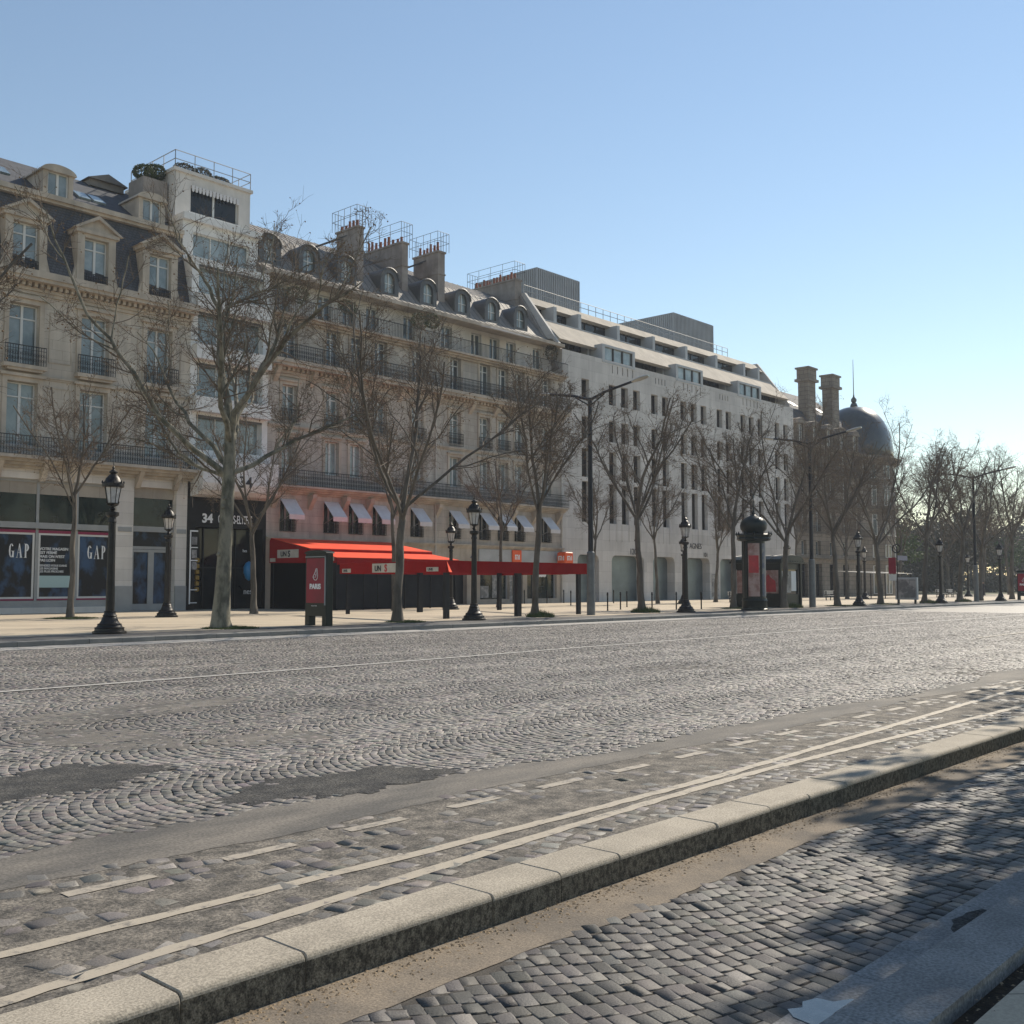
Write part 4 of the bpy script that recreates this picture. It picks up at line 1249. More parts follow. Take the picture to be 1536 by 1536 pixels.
btxt(B3, o3, 'street_number', '46', 55.6, FY - .06, 3.5, .4, 'sign_blue')
def mi_sign(x, y, parent, org, z=3.3, s=.95, dep=.12):
    b = MB(org); b.bbox(x - s / 2, x + s / 2, y - dep, y, z, z + s, .03)
    sg = b.build('shop_sign', 'orange_sign', parent)
    b = MB(org); yy = y - dep - .012; h = s * .36; w = s * .5; xl = x - w / 2; zl = z + s * .30
    t = w * .16
    b.box(xl, xl + t, yy, yy + .012, zl, zl + h); b.box(xl + t * 1.9, xl + t * 2.9, yy, yy + .012, zl, zl + h * .66)
    b.box(xl + t * 3.8, xl + t * 4.8, yy, yy + .012, zl, zl + h * .8); b.box(xl + t, xl + t * 4.3, yy, yy + .012, zl + h - t, zl + h)
    b.box(xl + t * 5.4, xl + t * 6.4, yy, yy + .012, zl, zl + h)
    b.build('logo', 'text_white', sg)
    return sg
mi_sign(60.6, FY - .101, B3, o3, z=3.22, s=1.05)
# projecting cube sign at the corner
b = MB(o3); b.bbox(65.2, 66.25, FY - 1.25, FY - .35, 3.22, 4.22, .08); cs = b.build('projecting_sign', 'orange_sign', B3)
b = MB(o3); b.tube((66.1, FY - .35, 3.7), (66.1, FY, 3.7), .04, n=6); b.build('bracket', 'iron', cs)
b = MB(o3)
for (ax, bx, az, bz) in ((0, .09, 0, .36), (.17, .26, 0, .22), (.34, .43, 0, .27), (.09, .38, .27, .36), (.52, .61, 0, .36)):
    b.box(65.42 + ax, 65.42 + bx, FY - 1.264, FY - 1.25, 3.54 + az, 3.54 + bz)
    b.box(65.186, 65.2, FY - .50 - bx, FY - .50 - ax, 3.54 + az, 3.54 + bz)
b.build('logo', 'text_white', cs)

# ================================================================== BUILDING 4: grey stone modernist block
o4 = (86.0, FY, PZ)
B4 = thing('grey_stone_block', 'long pale grey stone modernist block with narrow grouped windows and sloping top bands', 'building', o4)
X0, X1 = 66.4, 106.4
cols = [69.45, 73.25, 75.05, 76.85, 79.65, 81.4, 84.45, 86.25, 88.0, 90.95, 92.65, 95.55, 97.2, 99.05, 102.7, 104.6]
rowsB4 = [(6.85, 10.3), (10.65, 13.1), (13.95, 15.8), (17.2, 19.0)]
W = 1.05
ops = []
for c in cols:
    for (a, z) in rowsB4: ops.append((c - W / 2, c + W / 2, a, z, .75))
for g in (73.2, 84.4, 95.5):
    for k in range(5): ops.append((g + k * .75, g + k * .75 + .16, 20.05, 20.75, .3))
for g in (79.8, 91.0):
    for k in range(4): ops.append((g + k * .5, g + k * .5 + .16, 20.05, 20.6, .3))
b = MB(o4)
wall(b, X0, X1, 4.6, 21.1, ops, depth=.75)
for c in cols:                          # grooves below the lowest windows
    for dx in (-W / 2, W / 2):
        b.box(c + dx - .03, c + dx + .03, FY - .035, FY + .001, 5.3, 6.85)
b.build('wall', 'stone_grey', B4)
arches = [(68.3, 71.2), (73.0, 77.8), (79.2, 82.7), (84.7, 88.8), (90.7, 94.2), (96.4, 99.9), (101.6, 105.2)]
b = MB(o4)
# base storey with rounded openings: panels above arcs filled by corner fillets
wall(b, X0, X1, PZ, 4.6, [(a, c, PZ, 4.12, .95) for a, c in arches])
rr_ = .55
for a, c in arches:
    for s, xx in ((1, a), (-1, c)):
        pts = [(xx, 4.12)] + [(xx + s * rr_ * (1 - math.cos(t)), 4.12 - rr_ * (1 - math.sin(t))) for t in [math.pi / 2 * k / 6 for k in range(7)]]
        if s < 0: pts = pts[::-1]
        b.prism(pts, 'y', FY + .0, FY + .94)
b.build('base_storey', 'stone_grey', B4)
for a, c in arches: MB(o4).box(a, c, FY + .85, FY + .93, PZ, 4.1).build('roller_shutter', 'shutter_metal', B4)
MB(o4).box(X0, X1, FY + 4.1, FY + 20, PZ, 26.2).build('rear_block', 'plaster', B4)
MB(o4).box(X0 + .1, X1 - .1, FY + 1.2, FY + 2.9, PZ, 19.8).build('core', 'plaster', B4)
for c in cols:
    for (a, z) in rowsB4:
        put_window(B4, o4, c, FY + .36, a, W, z - a, pane='glass_brown', frame='iron', style='one')
# upper storeys: recessed glass, fins, sloping bands
b = MB(o4)
b.add([(X0 + .3, FY + .5, 22.1), (X1, FY + .5, 22.1), (X1, FY + 2.4, 24.0), (X0 + .3, FY + 2.4, 24.0), (X0 + .3, FY + .85, 21.95), (X1, FY + .85, 21.95), (X1, FY + 2.9, 23.95), (X0 + .3, FY + 2.9, 23.95)],
      [(0, 1, 2, 3), (7, 6, 5, 4), (0, 3, 7, 4), (1, 5, 6, 2), (3, 2, 6, 7), (0, 4, 5, 1)])
b.add([(X0 + .3, FY + 3.4, 25.5), (X1, FY + 3.4, 25.5), (X1, FY + 4.3, 26.4), (X0 + .3, FY + 4.3, 26.4), (X0 + .3, FY + 3.8, 25.35), (X1, FY + 3.8, 25.35), (X1, FY + 4.8, 26.4), (X0 + .3, FY + 4.8, 26.4)],
      [(0, 1, 2, 3), (7, 6, 5, 4), (0, 3, 7, 4), (1, 5, 6, 2), (3, 2, 6, 7), (0, 4, 5, 1)])
b.build('sloping_band', 'panel_warm', B4)
for x in (X0 + .02, X1 - .32):
    b = MB(o4)
    b.prism([(FY - .02, 19.9), (FY + .35, 21.6), (FY + 4.2, 26.6), (FY + 4.9, 26.6), (FY + 4.9, 21.1), (FY + 1.3, 19.8)], 'x', x, x + .28)
    b.build('end_fin', 'stone_grey', B4)
b = MB(o4)
b.box(X0 + .3, X1 - .3, FY + 2.0, FY + 2.06, 21.1, 23.2); b.box(X0 + .3, X1 - .3, FY + 4.0, FY + 4.06, 23.9, 25.6)
b.build('recessed_glazing', 'glass_dark', B4)
x = X0 + 1.6
while x < X1:
    MB(o4).box(x - .04, x + .04, FY + 1.92, FY + 2.0, 21.1, 23.0).build('glazing_bar', 'iron', B4); MB(o4).box(x - .04, x + .04, FY + 3.92, FY + 4.0, 23.9, 25.5).build('glazing_bar', 'iron', B4)
    x += 1.6
b = MB(o4)
b.box(X0 + .3, X1 - .3, FY + 1.2, FY + 4.1, 20.7, 20.86)
b.box(X0 + .3, X1 - .3, FY + 2.3, FY + 4.9, 23.7, 23.86)
b.box(X0 + .3, X1 - .3, FY + 2.35, FY + 2.6, 23.98, 24.08)
b.box(X0 + .3, X1 - .3, FY + 4.3, FY + 20, 26.0, 26.38)
x = X0 + 3.0
for x in (68.6, 72.0, 77.7, 83.4, 89.1, 94.8, 100.5, 103.6):
    b.box(x - .2, x + .2, FY + 2.6, FY + 4.0, 23.86, 25.5)
for x in (71.5, 77.2, 83.0, 88.6, 94.3, 99.9):
    b.box(x - .15, x + .15, FY + 1.25, FY + 2.0, 21.06, 22.6)
b.build('terrace_fins', 'grey_metal', B4)
for xa, xb in ((71.8, 76.6), (83.2, 87.9), (94.5, 99.3)):
    b = MB(o4)
    b.box(xa, xb, FY - .04, FY + 1.3, 22.25, 22.45); b.box(xa, xb, FY - .04, FY + 1.3, 20.85, 20.97)
    b.box(xa, xa + .35, FY - .04, FY + 1.3, 20.97, 22.25); b.box(xb - .35, xb, FY - .04, FY + 1.3, 20.97, 22.25)
    bw = b.build('box_window', 'grey_metal', B4)
    b = MB(o4); b.box(xa + .35, xb - .35, FY + .15, FY + .2, 20.97, 22.25); b.build('pane', 'glass_light', bw)
    b = MB(o4)
    for k in range(4):
        x = xa + .35 + (xb - xa - .7) * k / 3
        b.box(x - .08, x + .08, FY + .06, FY + .15, 20.97, 22.25)
    b.build('frame', 'iron', bw)
def rail_line(b, p0, p1, h, n, r=.025):
    p0, p1 = Vector(p0), Vector(p1)
    for k in (h, h * .55): b.tube(p0 + Vector((0, 0, k)), p1 + Vector((0, 0, k)), r, n=5)
    for i in range(n + 1):
        p = p0.lerp(p1, i / n); b.tube(p, p + Vector((0, 0, h)), r, n=5)
b = MB(o4); rail_line(b, (X0 + .4, FY + 4.6, 26.4), (X1 - 6, FY + 4.6, 26.4), 1.05, 30, .03)
b.build('roof_railing', 'rail_light', B4)
for (xa, xb, ya, yb, zt) in ((74.7, 81.1, 65, 73.2, 31.9), (98.0, 106.2, 65, 73.2, 32.0)):
    b = MB(o4); b.box(xa, xb, ya, yb, 26.3, zt)
    hs = b.build('plant_housing', 'louvre', B4)
    b = MB(o4); n = int((xb - xa) / .27)
    for i in range(n + 1):
        x = xa + (xb - xa) * i / n; b.box(x - .045, x + .045, ya - .09, ya, 26.5, zt - .06)
    n = int((yb - ya) / .27)
    for i in range(n + 1):
        y = ya + (yb - ya) * i / n; b.box(xa - .09, xa, y - .045, y + .045, 26.5, zt - .06)
    b.build('louvre_slats', 'louvre', hs)
btxt(B4, o4, 'carved_lettering', '120', 75.6, FY - .03, 4.25, .75, 'text_dark', sx=.9, bold=.004)
btxt(B4, o4, 'carved_lettering', '101', 87.6, FY - .03, 4.25, .6, 'text_dark', sx=.9)
btxt(B4, o4, 'carved_lettering', 'AGNES', 85.2, FY - .03, 5.0, .75, 'text_dark', sx=.9)
b = MB(o4); b.box(89.1, 90.3, FY - .05, FY - .003, .4, 2.6); b.build('wall_poster', 'poster_grey', B4)
b = MB(o4); b.box(94.5, 95.9, FY - .05, FY - .003, .4, 2.9); wp = b.build('wall_poster', 'white', B4)
for i, t in enumerate(('L', 'o', 'U', 'r', 's')): btxt(wp, (o4[0] - 0, o4[1], o4[2]), 'lettering', t, 95.0, FY - .065, 2.4 - i * .45, .42, 'text_dark')

# ================================================================== BUILDING 5: brown domed corner block
o5 = (118.0, FY, PZ)
B5 = thing('domed_corner_building', 'dark brown stone corner building with slate dome, spire and two big chimneys behind bare trees', 'building', o5)
X0, X1 = 106.4, 126.5
b = MB(o5); cols = [108.4, 111.9, 115.4, 118.9, 122.4]; ops = []
rowsB5 = [(4.9, 6.5), (7.6, 10.3), (11.4, 13.9), (14.8, 16.8)]
for c in cols:
    for a, z in rowsB5: ops.append((c - .6, c + .6, a, z))
    ops.append((c - .8, c + .8, PZ, 3.9))
wall(b, X0, X1, PZ, 17.4, ops, depth=.5)
b.build('wall', 'stone_dark', B5)
MB(o5).box(X0, X1, FY + 1.2, FY + 14, PZ, 17.4).build('rear_block', 'stone_dark', B5)
for c in cols:
    for a, z in rowsB5: put_window(B5, o5, c, FY + .35, a, 1.2, z - a, pane='glass')
    put_window(B5, o5, c, FY + .4, .2, 1.6, 3.7, pane='glass_dark', frame='iron')
cxd, cyd, rd = 130.0, FY + 3.6, 4.75
b = MB(o5)
prof = [(rd, 0), (rd, 4.3), (rd + .3, 4.3), (rd + .3, 4.6), (rd, 4.6), (rd, 10.4), (rd + .25, 10.4), (rd + .5, 10.8), (rd, 10.8), (rd, 16.3), (rd + .5, 16.6), (rd + 1.0, 17.2), (rd, 17.3), (rd, 17.6)]
b.lathe(prof, (cxd, cyd, PZ), 24)
b.build('corner_rotunda', 'stone_dark', B5)
for ang in (-160, -132, -104, -76, -48, -20, 8):
    for a, z in rowsB5 + [(.4, 3.9)]:
        rec = casement(1.2, z - a, pane='glass', frame='frame_white')
        src = rec[0]
        if not rec[2]:
            rec[2] = True; c = src; c.parent = B5
        else: c = copy_tree(src, B5)
        c.rotation_euler = (0, 0, R(ang + 90)); c.location = (cxd + (rd + .03) * math.cos(R(ang)) - o5[0], cyd + (rd + .03) * math.sin(R(ang)) - o5[1], a - o5[2])
b = MB(o5)
for a, z in ((4.3, 4.6), (10.5, 10.9), (14.1, 14.4)): moulding(b, X0, X1, a, z - a, .35)
moulding(b, X0, X1, 16.8, .6, .8)
for c in cols:
    for a, z in rowsB5[1:]:
        b.box(c - .85, c - .6, FY - .1, FY + .01, a, z + .2); b.box(c + .6, c + .85, FY - .1, FY + .01, a, z + .2); b.box(c - .95, c + .95, FY - .2, FY + .01, z + .2, z + .4)
b.build('cornice', 'stone_dark', B5)
b = MB(o5)
for z in (7.3, 14.4): railing_mesh(b, X0, X1, FY - .4, z, z + .9, .2, fancy=False)
b.build('balcony_railing', 'iron', B5)
b = MB(o5)
b.quad((X0, FY + .2, 17.4), (X1 + 1, FY + .2, 17.4), (X1 + 1, FY + 3.2, 22.0), (X0, FY + 3.2, 22.0))
b.quad((X0, FY + 3.2, 22.0), (X1 + 1, FY + 3.2, 22.0), (X1 + 1, FY + 8, 25.6), (X0, FY + 8, 25.6))
b.quad((X0, FY + 8, 25.6), (X1 + 1, FY + 8, 25.6), (X1 + 1, FY + 14, 22), (X0, FY + 14, 22))
for X in (X0, X1 + 1): b.quad((X, FY + .2, 17.4), (X, FY + 3.2, 22.0), (X, FY + 8, 25.6), (X, FY + 14, 22), (X, FY + 14, 17.4))
b.build('roof', 'slate', B5)
for c in cols:
    b = MB(o5)
    for s in (-1, 1):
        xa, xb = sorted((c + s * .5, c + s * .85)); b.box(xa, xb, FY + .1, FY + 2.2, 17.5, 19.6)
    b.prism([(c - 1.1, 19.6), (c + 1.1, 19.6), (c + .7, 20.1), (c, 20.3), (c - .7, 20.1)], 'y', FY - .05, FY + 2.6)
    b.build('dormer', 'stone_dark', B5)
    put_window(B5, o5, c, FY + .3, 17.6, 1.0, 2.0, pane='glass')
    b = MB(o5); b.quad((c - .4, FY + 4.4, 22.98), (c + .9, FY + 4.4, 22.98), (c + .9, FY + 5.3, 23.65), (c - .4, FY + 5.3, 23.65)); b.build('skylight', 'frame_white', B5)
b = MB(o5); prof = []
H = 6.6
for k in range(15):
    t = k / 14 * math.pi / 2
    prof.append((4.7 * math.cos(t) ** 0.82 + .03, H * math.sin(t)))
prof = [(4.6, -.5), (4.65, -.1)] + prof + [(.5, H + .1), (.35, H + .5)]
b.lathe(prof, (cxd, cyd, 17.9), 32, flute=.018)
b.build('dome', 'copper_dome', B5, smooth=True)
b = MB(o5); b.lathe([(.4, -.4), (.2, 0), (.36, .3), (.36, .55), (.12, .85), (.06, 1.2), (.03, 5.6), (.01, 5.8)], (cxd, cyd, 25.0), 10); b.build('spire', 'copper_dome', B5)
for (xa, ya) in ((114.9, FY + 2.4), (121.2, FY + 2.4)):
    b = MB(o5); w, d, zt = 1.9, 1.3, 26.9
    b.box(xa, xa + w, ya, ya + d, 18.5, zt - 1.2); b.box(xa - .3, xa + w + .3, ya - .3, ya + d + .3, zt - 1.2, zt - .9)
    b.box(xa - .1, xa + w + .1, ya - .1, ya + d + .1, zt - .9, zt + .3); b.box(xa - .25, xa + w + .25, ya - .25, ya + d + .25, zt + .3, zt + .5)
    b.build('chimney', 'stone_dark', B5)

# ------------------------------------------------------------------ red cafe awning and terrace frame
oa = (43.0, 51.5, PZ)
AW = thing('cafe_awning', 'bright red cafe awning sloping from the facade over dark screens, with red side valance coloured as if shaded', 'awning', oa)
b = MB(oa)
xa, xb = 38.0, 47.9
def slab(b, x0, x1, p, q, t=.03, dx0=0, dx1=0):
    (ya, za), (yb, zb) = p, q
    b.add([(x0, ya, za), (x1 + dx0, ya, za), (x1 + dx1, yb, zb), (x0, yb, zb), (x0, ya, za - t), (x1 + dx0, ya, za - t), (x1 + dx1, yb, zb - t), (x0, yb, zb - t)],
          [(0, 1, 2, 3), (7, 6, 5, 4), (0, 3, 7, 4), (1, 5, 6, 2), (3, 2, 6, 7), (0, 4, 5, 1)])
slab(b, xa, xb, (54.95, 4.52), (50.9, 3.78), dx0=-.4, dx1=0)
slab(b, xa, xb, (51.0, 3.62), (48.35, 3.20))
b.build('canopy', 'awning_red_lit', AW)
b = MB(oa)
b.box(xa, xb, 50.88, 50.93, 3.58, 3.74)
b.prism([(54.95, 4.50), (50.95, 3.72), (48.36, 3.18), (48.36, 2.88), (54.95, 2.95)], 'x', xa - .04, xa - .005)
b.box(xa, xb, 48.30, 48.345, 2.78, 3.16)
b.build('valance', 'awning_red_shaded', AW)
for y in (54.6, 48.5):
    for x in (38.1, 42.8, 47.7): MB(oa).box(x - .06, x + .06, y - .06, y + .06, PZ, 3.1).build('post', 'navy_post', AW)
b = MB(oa)
b.box(xa - .02, xa + .02, 51.95, 54.1, 3.24, 3.74); b.o = Vector(oa)
sg = MB(oa).box(xa - .062, xa - .045, 51.95, 54.1, 3.24, 3.74).build('sign_panel', 'stone_pale', AW)
text_mesh('lettering', 'UN', .42, 'text_dark', sg, (xa - .07 - oa[0], 53.75 - oa[1], 3.34 - oa[2]), (R(90), 0, R(-90)), bold=.008)
text_mesh('lettering', 'S', .52, 'text_dark', sg, (xa - .07 - oa[0], 53.0 - oa[1], 3.31 - oa[2]), (R(90), 0, R(-90)), bold=.012)
MB(oa).box(xa - .062, xa - .045, 48.55, 49.3, 3.0, 3.22).build('sign_panel', 'stone_pale', AW)
MB(oa).box(xa - .062, xa - .045, 54.3, 54.85, 3.02, 3.24).build('sign_panel', 'stone_pale', AW)
oe = (43.0, 48.6, PZ)
EN = thing('terrace_screen', 'dark folded screens closing the cafe terrace under the red awning', 'screen', oe)
b = MB(oe)
n = 9
for i in range(n):
    x0 = 38.05 + i * 9.75 / n
    b.box(x0 + .02, x0 + 9.75 / n - .02, 48.62, 48.66, PZ + .03, 2.9)
b.build('panel', 'tarp_dark', EN)
b = MB(oe); b.box(38.05, 38.10, 48.7, 54.9, PZ, 3.0); b.build('side_panel', 'void', EN)
b = MB(oe)
for i in range(n + 1):
    x0 = 38.05 + i * 9.75 / n; b.box(x0 - .02, x0 + .02, 48.58, 48.70, PZ, 2.95)
b.build('mullion', 'iron', EN)

op = (38.0, 37.6, PZ)
PG = thing('terrace_pergola', 'free-standing terrace pergola on navy posts with a long red valance coloured as if shaded', 'pergola', op)
corn = {'fl': (32.15, 33.25), 'fr': (42.1, 33.25), 'bl': (33.35, 42.15), 'br': (45.2, 42.15)}
def fascia(b, p, q, z0, z1, t=.035):
    p, q = Vector((*p, 0)), Vector((*q, 0)); d = (q - p).normalized(); nn = Vector((-d.y, d.x, 0)) * t
    pts = [p - nn, q - nn, q + nn, p + nn]
    b.add([(v.x, v.y, z0) for v in pts] + [(v.x, v.y, z1) for v in pts], [(0, 3, 2, 1), (4, 5, 6, 7), (0, 1, 5, 4), (1, 2, 6, 5), (2, 3, 7, 6), (3, 0, 4, 7)])
for k, (a, c) in enumerate((('fl', 'fr'), ('fl', 'bl'), ('fr', 'br'), ('bl', 'br'))):
    b = MB(op)
    p, q = corn[a], corn[c]
    n = 5
    for i in range(n):
        s0 = (p[0] + (q[0] - p[0]) * i / n, p[1] + (q[1] - p[1]) * i / n)
        s1 = (p[0] + (q[0] - p[0]) * (i + 1) / n, p[1] + (q[1] - p[1]) * (i + 1) / n)
        sag = random.uniform(-.012, .012)
        fascia(b, s0, s1, 2.17 + sag, 2.70, .03 + random.uniform(0, .006))
    b.build('valance', 'awning_red_shaded', PG)
for (x, y, w) in ((32.35, 33.45, .12), (37.1, 33.5, .15), (41.6, 33.45, .11), (33.9, 42.2, .09), (38.6, 41.95, .14), (44.9, 42.0, .12), (38.0, 38, 0)):
    if w: MB(op).box(x - w, x + w, y - w * .7, y + w * .7, PZ, 2.5).build('post', 'navy_post', PG)
sgp = MB(op)
def on_left(t):  # point on the left valance, 0 at the front corner
    return (corn['fl'][0] + (corn['bl'][0] - corn['fl'][0]) * t, corn['fl'][1] + (corn['bl'][1] - corn['fl'][1]) * t)
ang = math.atan2(corn['bl'][1] - corn['fl'][1], corn['bl'][0] - corn['fl'][0])
for (t0, t1, z0, z1, big) in ((.43, .66, 2.21, 2.64, True), (.06, .16, 2.23, 2.42, False), (.88, .97, 2.23, 2.42, False)):
    b = MB(op); p, q = on_left(t0), on_left(t1)
    p = (p[0] - .047, p[1]); q = (q[0] - .047, q[1])
    fascia(b, p, q, z0, z1, .008)
    s = b.build('sign_panel', 'stone_pale', PG)
    if big:
        r = (R(90), 0, ang + math.pi)
        k = on_left(.635); text_mesh('lettering', 'UN', .38, 'text_dark', s, (k[0] - .062 - op[0], k[1] - op[1], 2.28 - op[2]), r, bold=.008)
        k = on_left(.54); text_mesh('lettering', 'S', .47, 'text_red', s, (k[0] - .062 - op[0], k[1] - op[1], 2.26 - op[2]), r, bold=.012)
    else:
        k = on_left(t1 - .012); text_mesh('lettering', 'UNIS', .17, 'text_dark', s, (k[0] - .060 - op[0], k[1] - op[1], 2.27 - op[2]), (R(90), 0, ang + math.pi), sx=1.1)
b = MB(op)
b.add([(32.08, 33.15, 2.68), (32.02, 32.95, 2.2), (32.42, 33.15, 2.18), (32.09, 33.17, 2.68), (32.03, 32.97, 2.2), (32.43, 33.17, 2.18)], [(0, 1, 2), (5, 4, 3), (0, 2, 5, 3), (1, 0, 3, 4)])
b.build('loose_flap', 'awning_red_lit', PG)  # same cloth as the valance, given the sunlit colour

# ------------------------------------------------------------------ candelabra lamps
def make_lamp():
    t = thing('street_lamp', '', 'street lamp', (0, 0, 0))
    b = MB(); b.lathe([(.50, 0), (.51, .03), (.50, .07), (.44, .09), (.43, .16), (.45, .18), (.38, .21), (.35, .27), (.37, .29), (.30, .32), (.25, .40), (.22, .50), (.20, .52), (.215, .55), (.175, .60), (.165, .66), (.18, .68), (.14, .70)], n=24)
    b.build('base', 'lamp_iron', t, smooth=True)
    b = MB(); b.lathe([(.135, .68), (.13, 1.2), (.115, 2.4), (.105, 3.42), (.13, 3.44), (.13, 3.48), (.11, 3.52), (.11, 3.60), (.20, 3.66), (.20, 3.76), (.09, 3.78), (.05, 3.80)], n=20, flute=.05)
    b.build('column', 'lamp_iron', t, smooth=True)
    b = MB(); b.lathe([(.05, 3.80), (.09, 3.86), (.05, 3.92), (.06, 3.98), (.19, 4.02), (.19, 4.05), (.05, 4.06)], n=12)
    b.lathe([(.31, 4.54), (.33, 4.56), (.33, 4.66), (.30, 4.68), (.25, 4.74), (.22, 4.82), (.13, 4.92), (.08, 4.97), (.13, 5.00), (.13, 5.03), (.06, 5.08), (.03, 5.12), (.05, 5.16), (.015, 5.20), (.01, 5.32)], n=16)
    for i in range(8):
        a = 2 * math.pi * i / 8
        b.tube((.165 * math.cos(a), .165 * math.sin(a), 4.04), (.255 * math.cos(a), .255 * math.sin(a), 4.56), .011, n=4)
        a += math.pi / 8
        b.lathe([(.02, 0), (.03, .04), (.01, .09)], (.315 * math.cos(a), .315 * math.sin(a), 4.66), 5)
    for s in (-1, 1):
        b.tube((s * .05, 0, 3.95), (s * .17, 0, 4.0), .02, n=5); b.tube((s * .17, 0, 4.0), (s * .21, 0, 4.1), .015, n=5)
    lf = b.build('lantern_frame', 'lamp_iron', t, smooth=True)
    b = MB(); b.lathe([(.15, 4.05), (.245, 4.55)], n=8, rot=0); b.build('lantern_glass', 'lantern', t)
    return t
lamp0 = make_lamp()
lamps = [
 (15.8, 31.3, 'cast-iron lantern post nearest the camera, at the kerb in front of the denim shop window'),
 (31.9, 31.3, 'cast-iron lantern post standing at the kerb in front of the long red valance'),
 (48.1, 31.3, 'cast-iron lantern post at the kerb before the grey stone block, between two bollard posts'),
 (69.6, 31.3, 'cast-iron lantern post at the kerb just right of the second tall street mast'),
 (84.6, 31.3, 'far cast-iron lantern post at the kerb left of the far tall street mast'),
 (98.8, 31.3, 'most distant kerbside lantern post, just left of the far crimson poster panel'),
 (25.2, 44.5, 'cast-iron lantern post set back on the pavement beside the denim shop door'),
 (43.9, 45.0, 'cast-iron lantern post set back on the pavement behind the corner of the red terrace frame'),
 (68.1, 44.5, 'set-back lantern post hidden behind the kerbside lantern of the grey stone block'),
 (84.5, 44.5, 'set-back lantern whose head shows above the roof of the green kiosk'),
 (99.2, 44.0, 'set-back lantern post right beside the second tall mast near the brown domed building'),
 (129.0, 44.5, 'small distant lantern post beside the far tall mast, park trees behind it')]
for i, (x, y, lb) in enumerate(lamps):
    o = lamp0 if i == 0 else copy_tree(lamp0)
    o.location = (x, y, PZ); o['label'] = lb; o['group'] = 'cast-iron lantern posts along the pavement'
    o.rotation_euler = (0, 0, 0.3 * i)

# ------------------------------------------------------------------ tall avenue masts
def make_mast():
    t = thing('lamp_mast', '', 'street light', (0, 0, 0))
    b = MB(); b.tube((0, 0, 0), (0, 0, 3.05), .21, .19, n=16); b.tube((0, 0, 3.05), (0, 0, 3.12), .20, .15, n=16); b.build('sleeve', 'mast_grey', t, smooth=True)
    b = MB(); b.tube((0, 0, 3.1), (0, 0, 10.75), .13, .10, n=12); b.build('pole', 'mast_dark', t, smooth=True)
    for s in (-1, 1):
        b = MB()
        b.tube((0, 0, 10.35), (0, s * .9, 10.85), .04, n=6)
        b.tube((0, 0, 10.65), (0, s * 1.0, 10.95), .075, .07, n=8); b.tube((0, s * 1.0, 10.95), (0, s * 2.7, 11.25), .07, .06, n=8)
        b.build('arm', 'mast_dark', t, smooth=True)
        b = MB(); vs = []
        prof = [(2.55, .06, .04), (2.7, .14, .07), (3.0, .20, .09), (3.35, .19, .08), (3.55, .10, .05)]
        n = 12
        for (d, w, h) in prof:
            for k in range(n):
                a = 2 * math.pi * k / n
                vs.append((w * math.cos(a), s * d, 11.25 + (d - 2.7) * .17 + h * math.sin(a)))
        fs = [(i * n + k, i * n + (k + 1) % n, (i + 1) * n + (k + 1) % n, (i + 1) * n + k) for i in range(len(prof) - 1) for k in range(n)]
        fs += [tuple(range(n)), tuple(range((len(prof) - 1) * n, len(prof) * n))]
        b.add(vs, fs); b.build('lamp_head', 'lamp_head', t, smooth=True)
    return t
mast0 = make_mast()
for i, (x, lb) in enumerate(((40.9, 'tall dark double-armed street light with grey sleeve before the grey stone block'),
                             (63.7, 'tall dark double-armed street light beside the green kiosk'),
                             (94.1, 'distant tall double-armed street light standing out against the sky at the right'))):
    o = mast0 if i == 0 else copy_tree(mast0)
    o.location = (x, 32.1 if i == 0 else 31.8, PZ); o['label'] = lb; o['group'] = 'tall street lights along the avenue'

# ------------------------------------------------------------------ bollards
def make_bollard():
    b = MB(); b.lathe([(.05, 0), (.055, .02), (.042, .06), (.042, .86), (.055, .88), (.055, .92), (.045, .94), (.05, .99), (.03, 1.04), (.005, 1.05)], n=10)
    o = b.build('bollard', 'black_paint', None, smooth=True)
    tag(o, '', 'bollard', 'thin black bollards across the pavement')
    return o
bol0 = make_bollard()
bols = [(50.4, 35.1, 'black bollard just left of the leaning tree with a grass tuft, nearer the kerb'),
        (52.6, 34.9, 'black bollard just left of the lantern post in front of the grey block'),
        (55.0, 34.7, 'black bollard right of the lantern post in front of the grey block'),
        (50.6, 37.5, 'black bollard left of the first square shutter of the grey block, nearer of two'),
        (56.3, 41.2, 'black bollard in front of the first square shutter, farther of two'),
        (60.1, 53.6, 'black bollard close to the shop with orange signs, by its door'),
        (62.4, 53.3, 'black bollard before the shop window with the white cloud sticker'),
        (64.2, 53.1, 'black bollard under the projecting orange cube sign'),
        (57.6, 47.0, 'black bollard in front of the drainpipe between tan building and grey block'),
        (66.3, 49.8, 'black bollard beside the rounded doorway left end of the grey block'),
        (47.9, 36.4, 'black bollard just right of the grey mast sleeve')]
for i, (x, y, lb) in enumerate(bols):
    o = bol0 if i == 0 else bol0.copy()
    if i: COL.objects.link(o)
    o.location = (x, y, PZ); o['label'] = lb

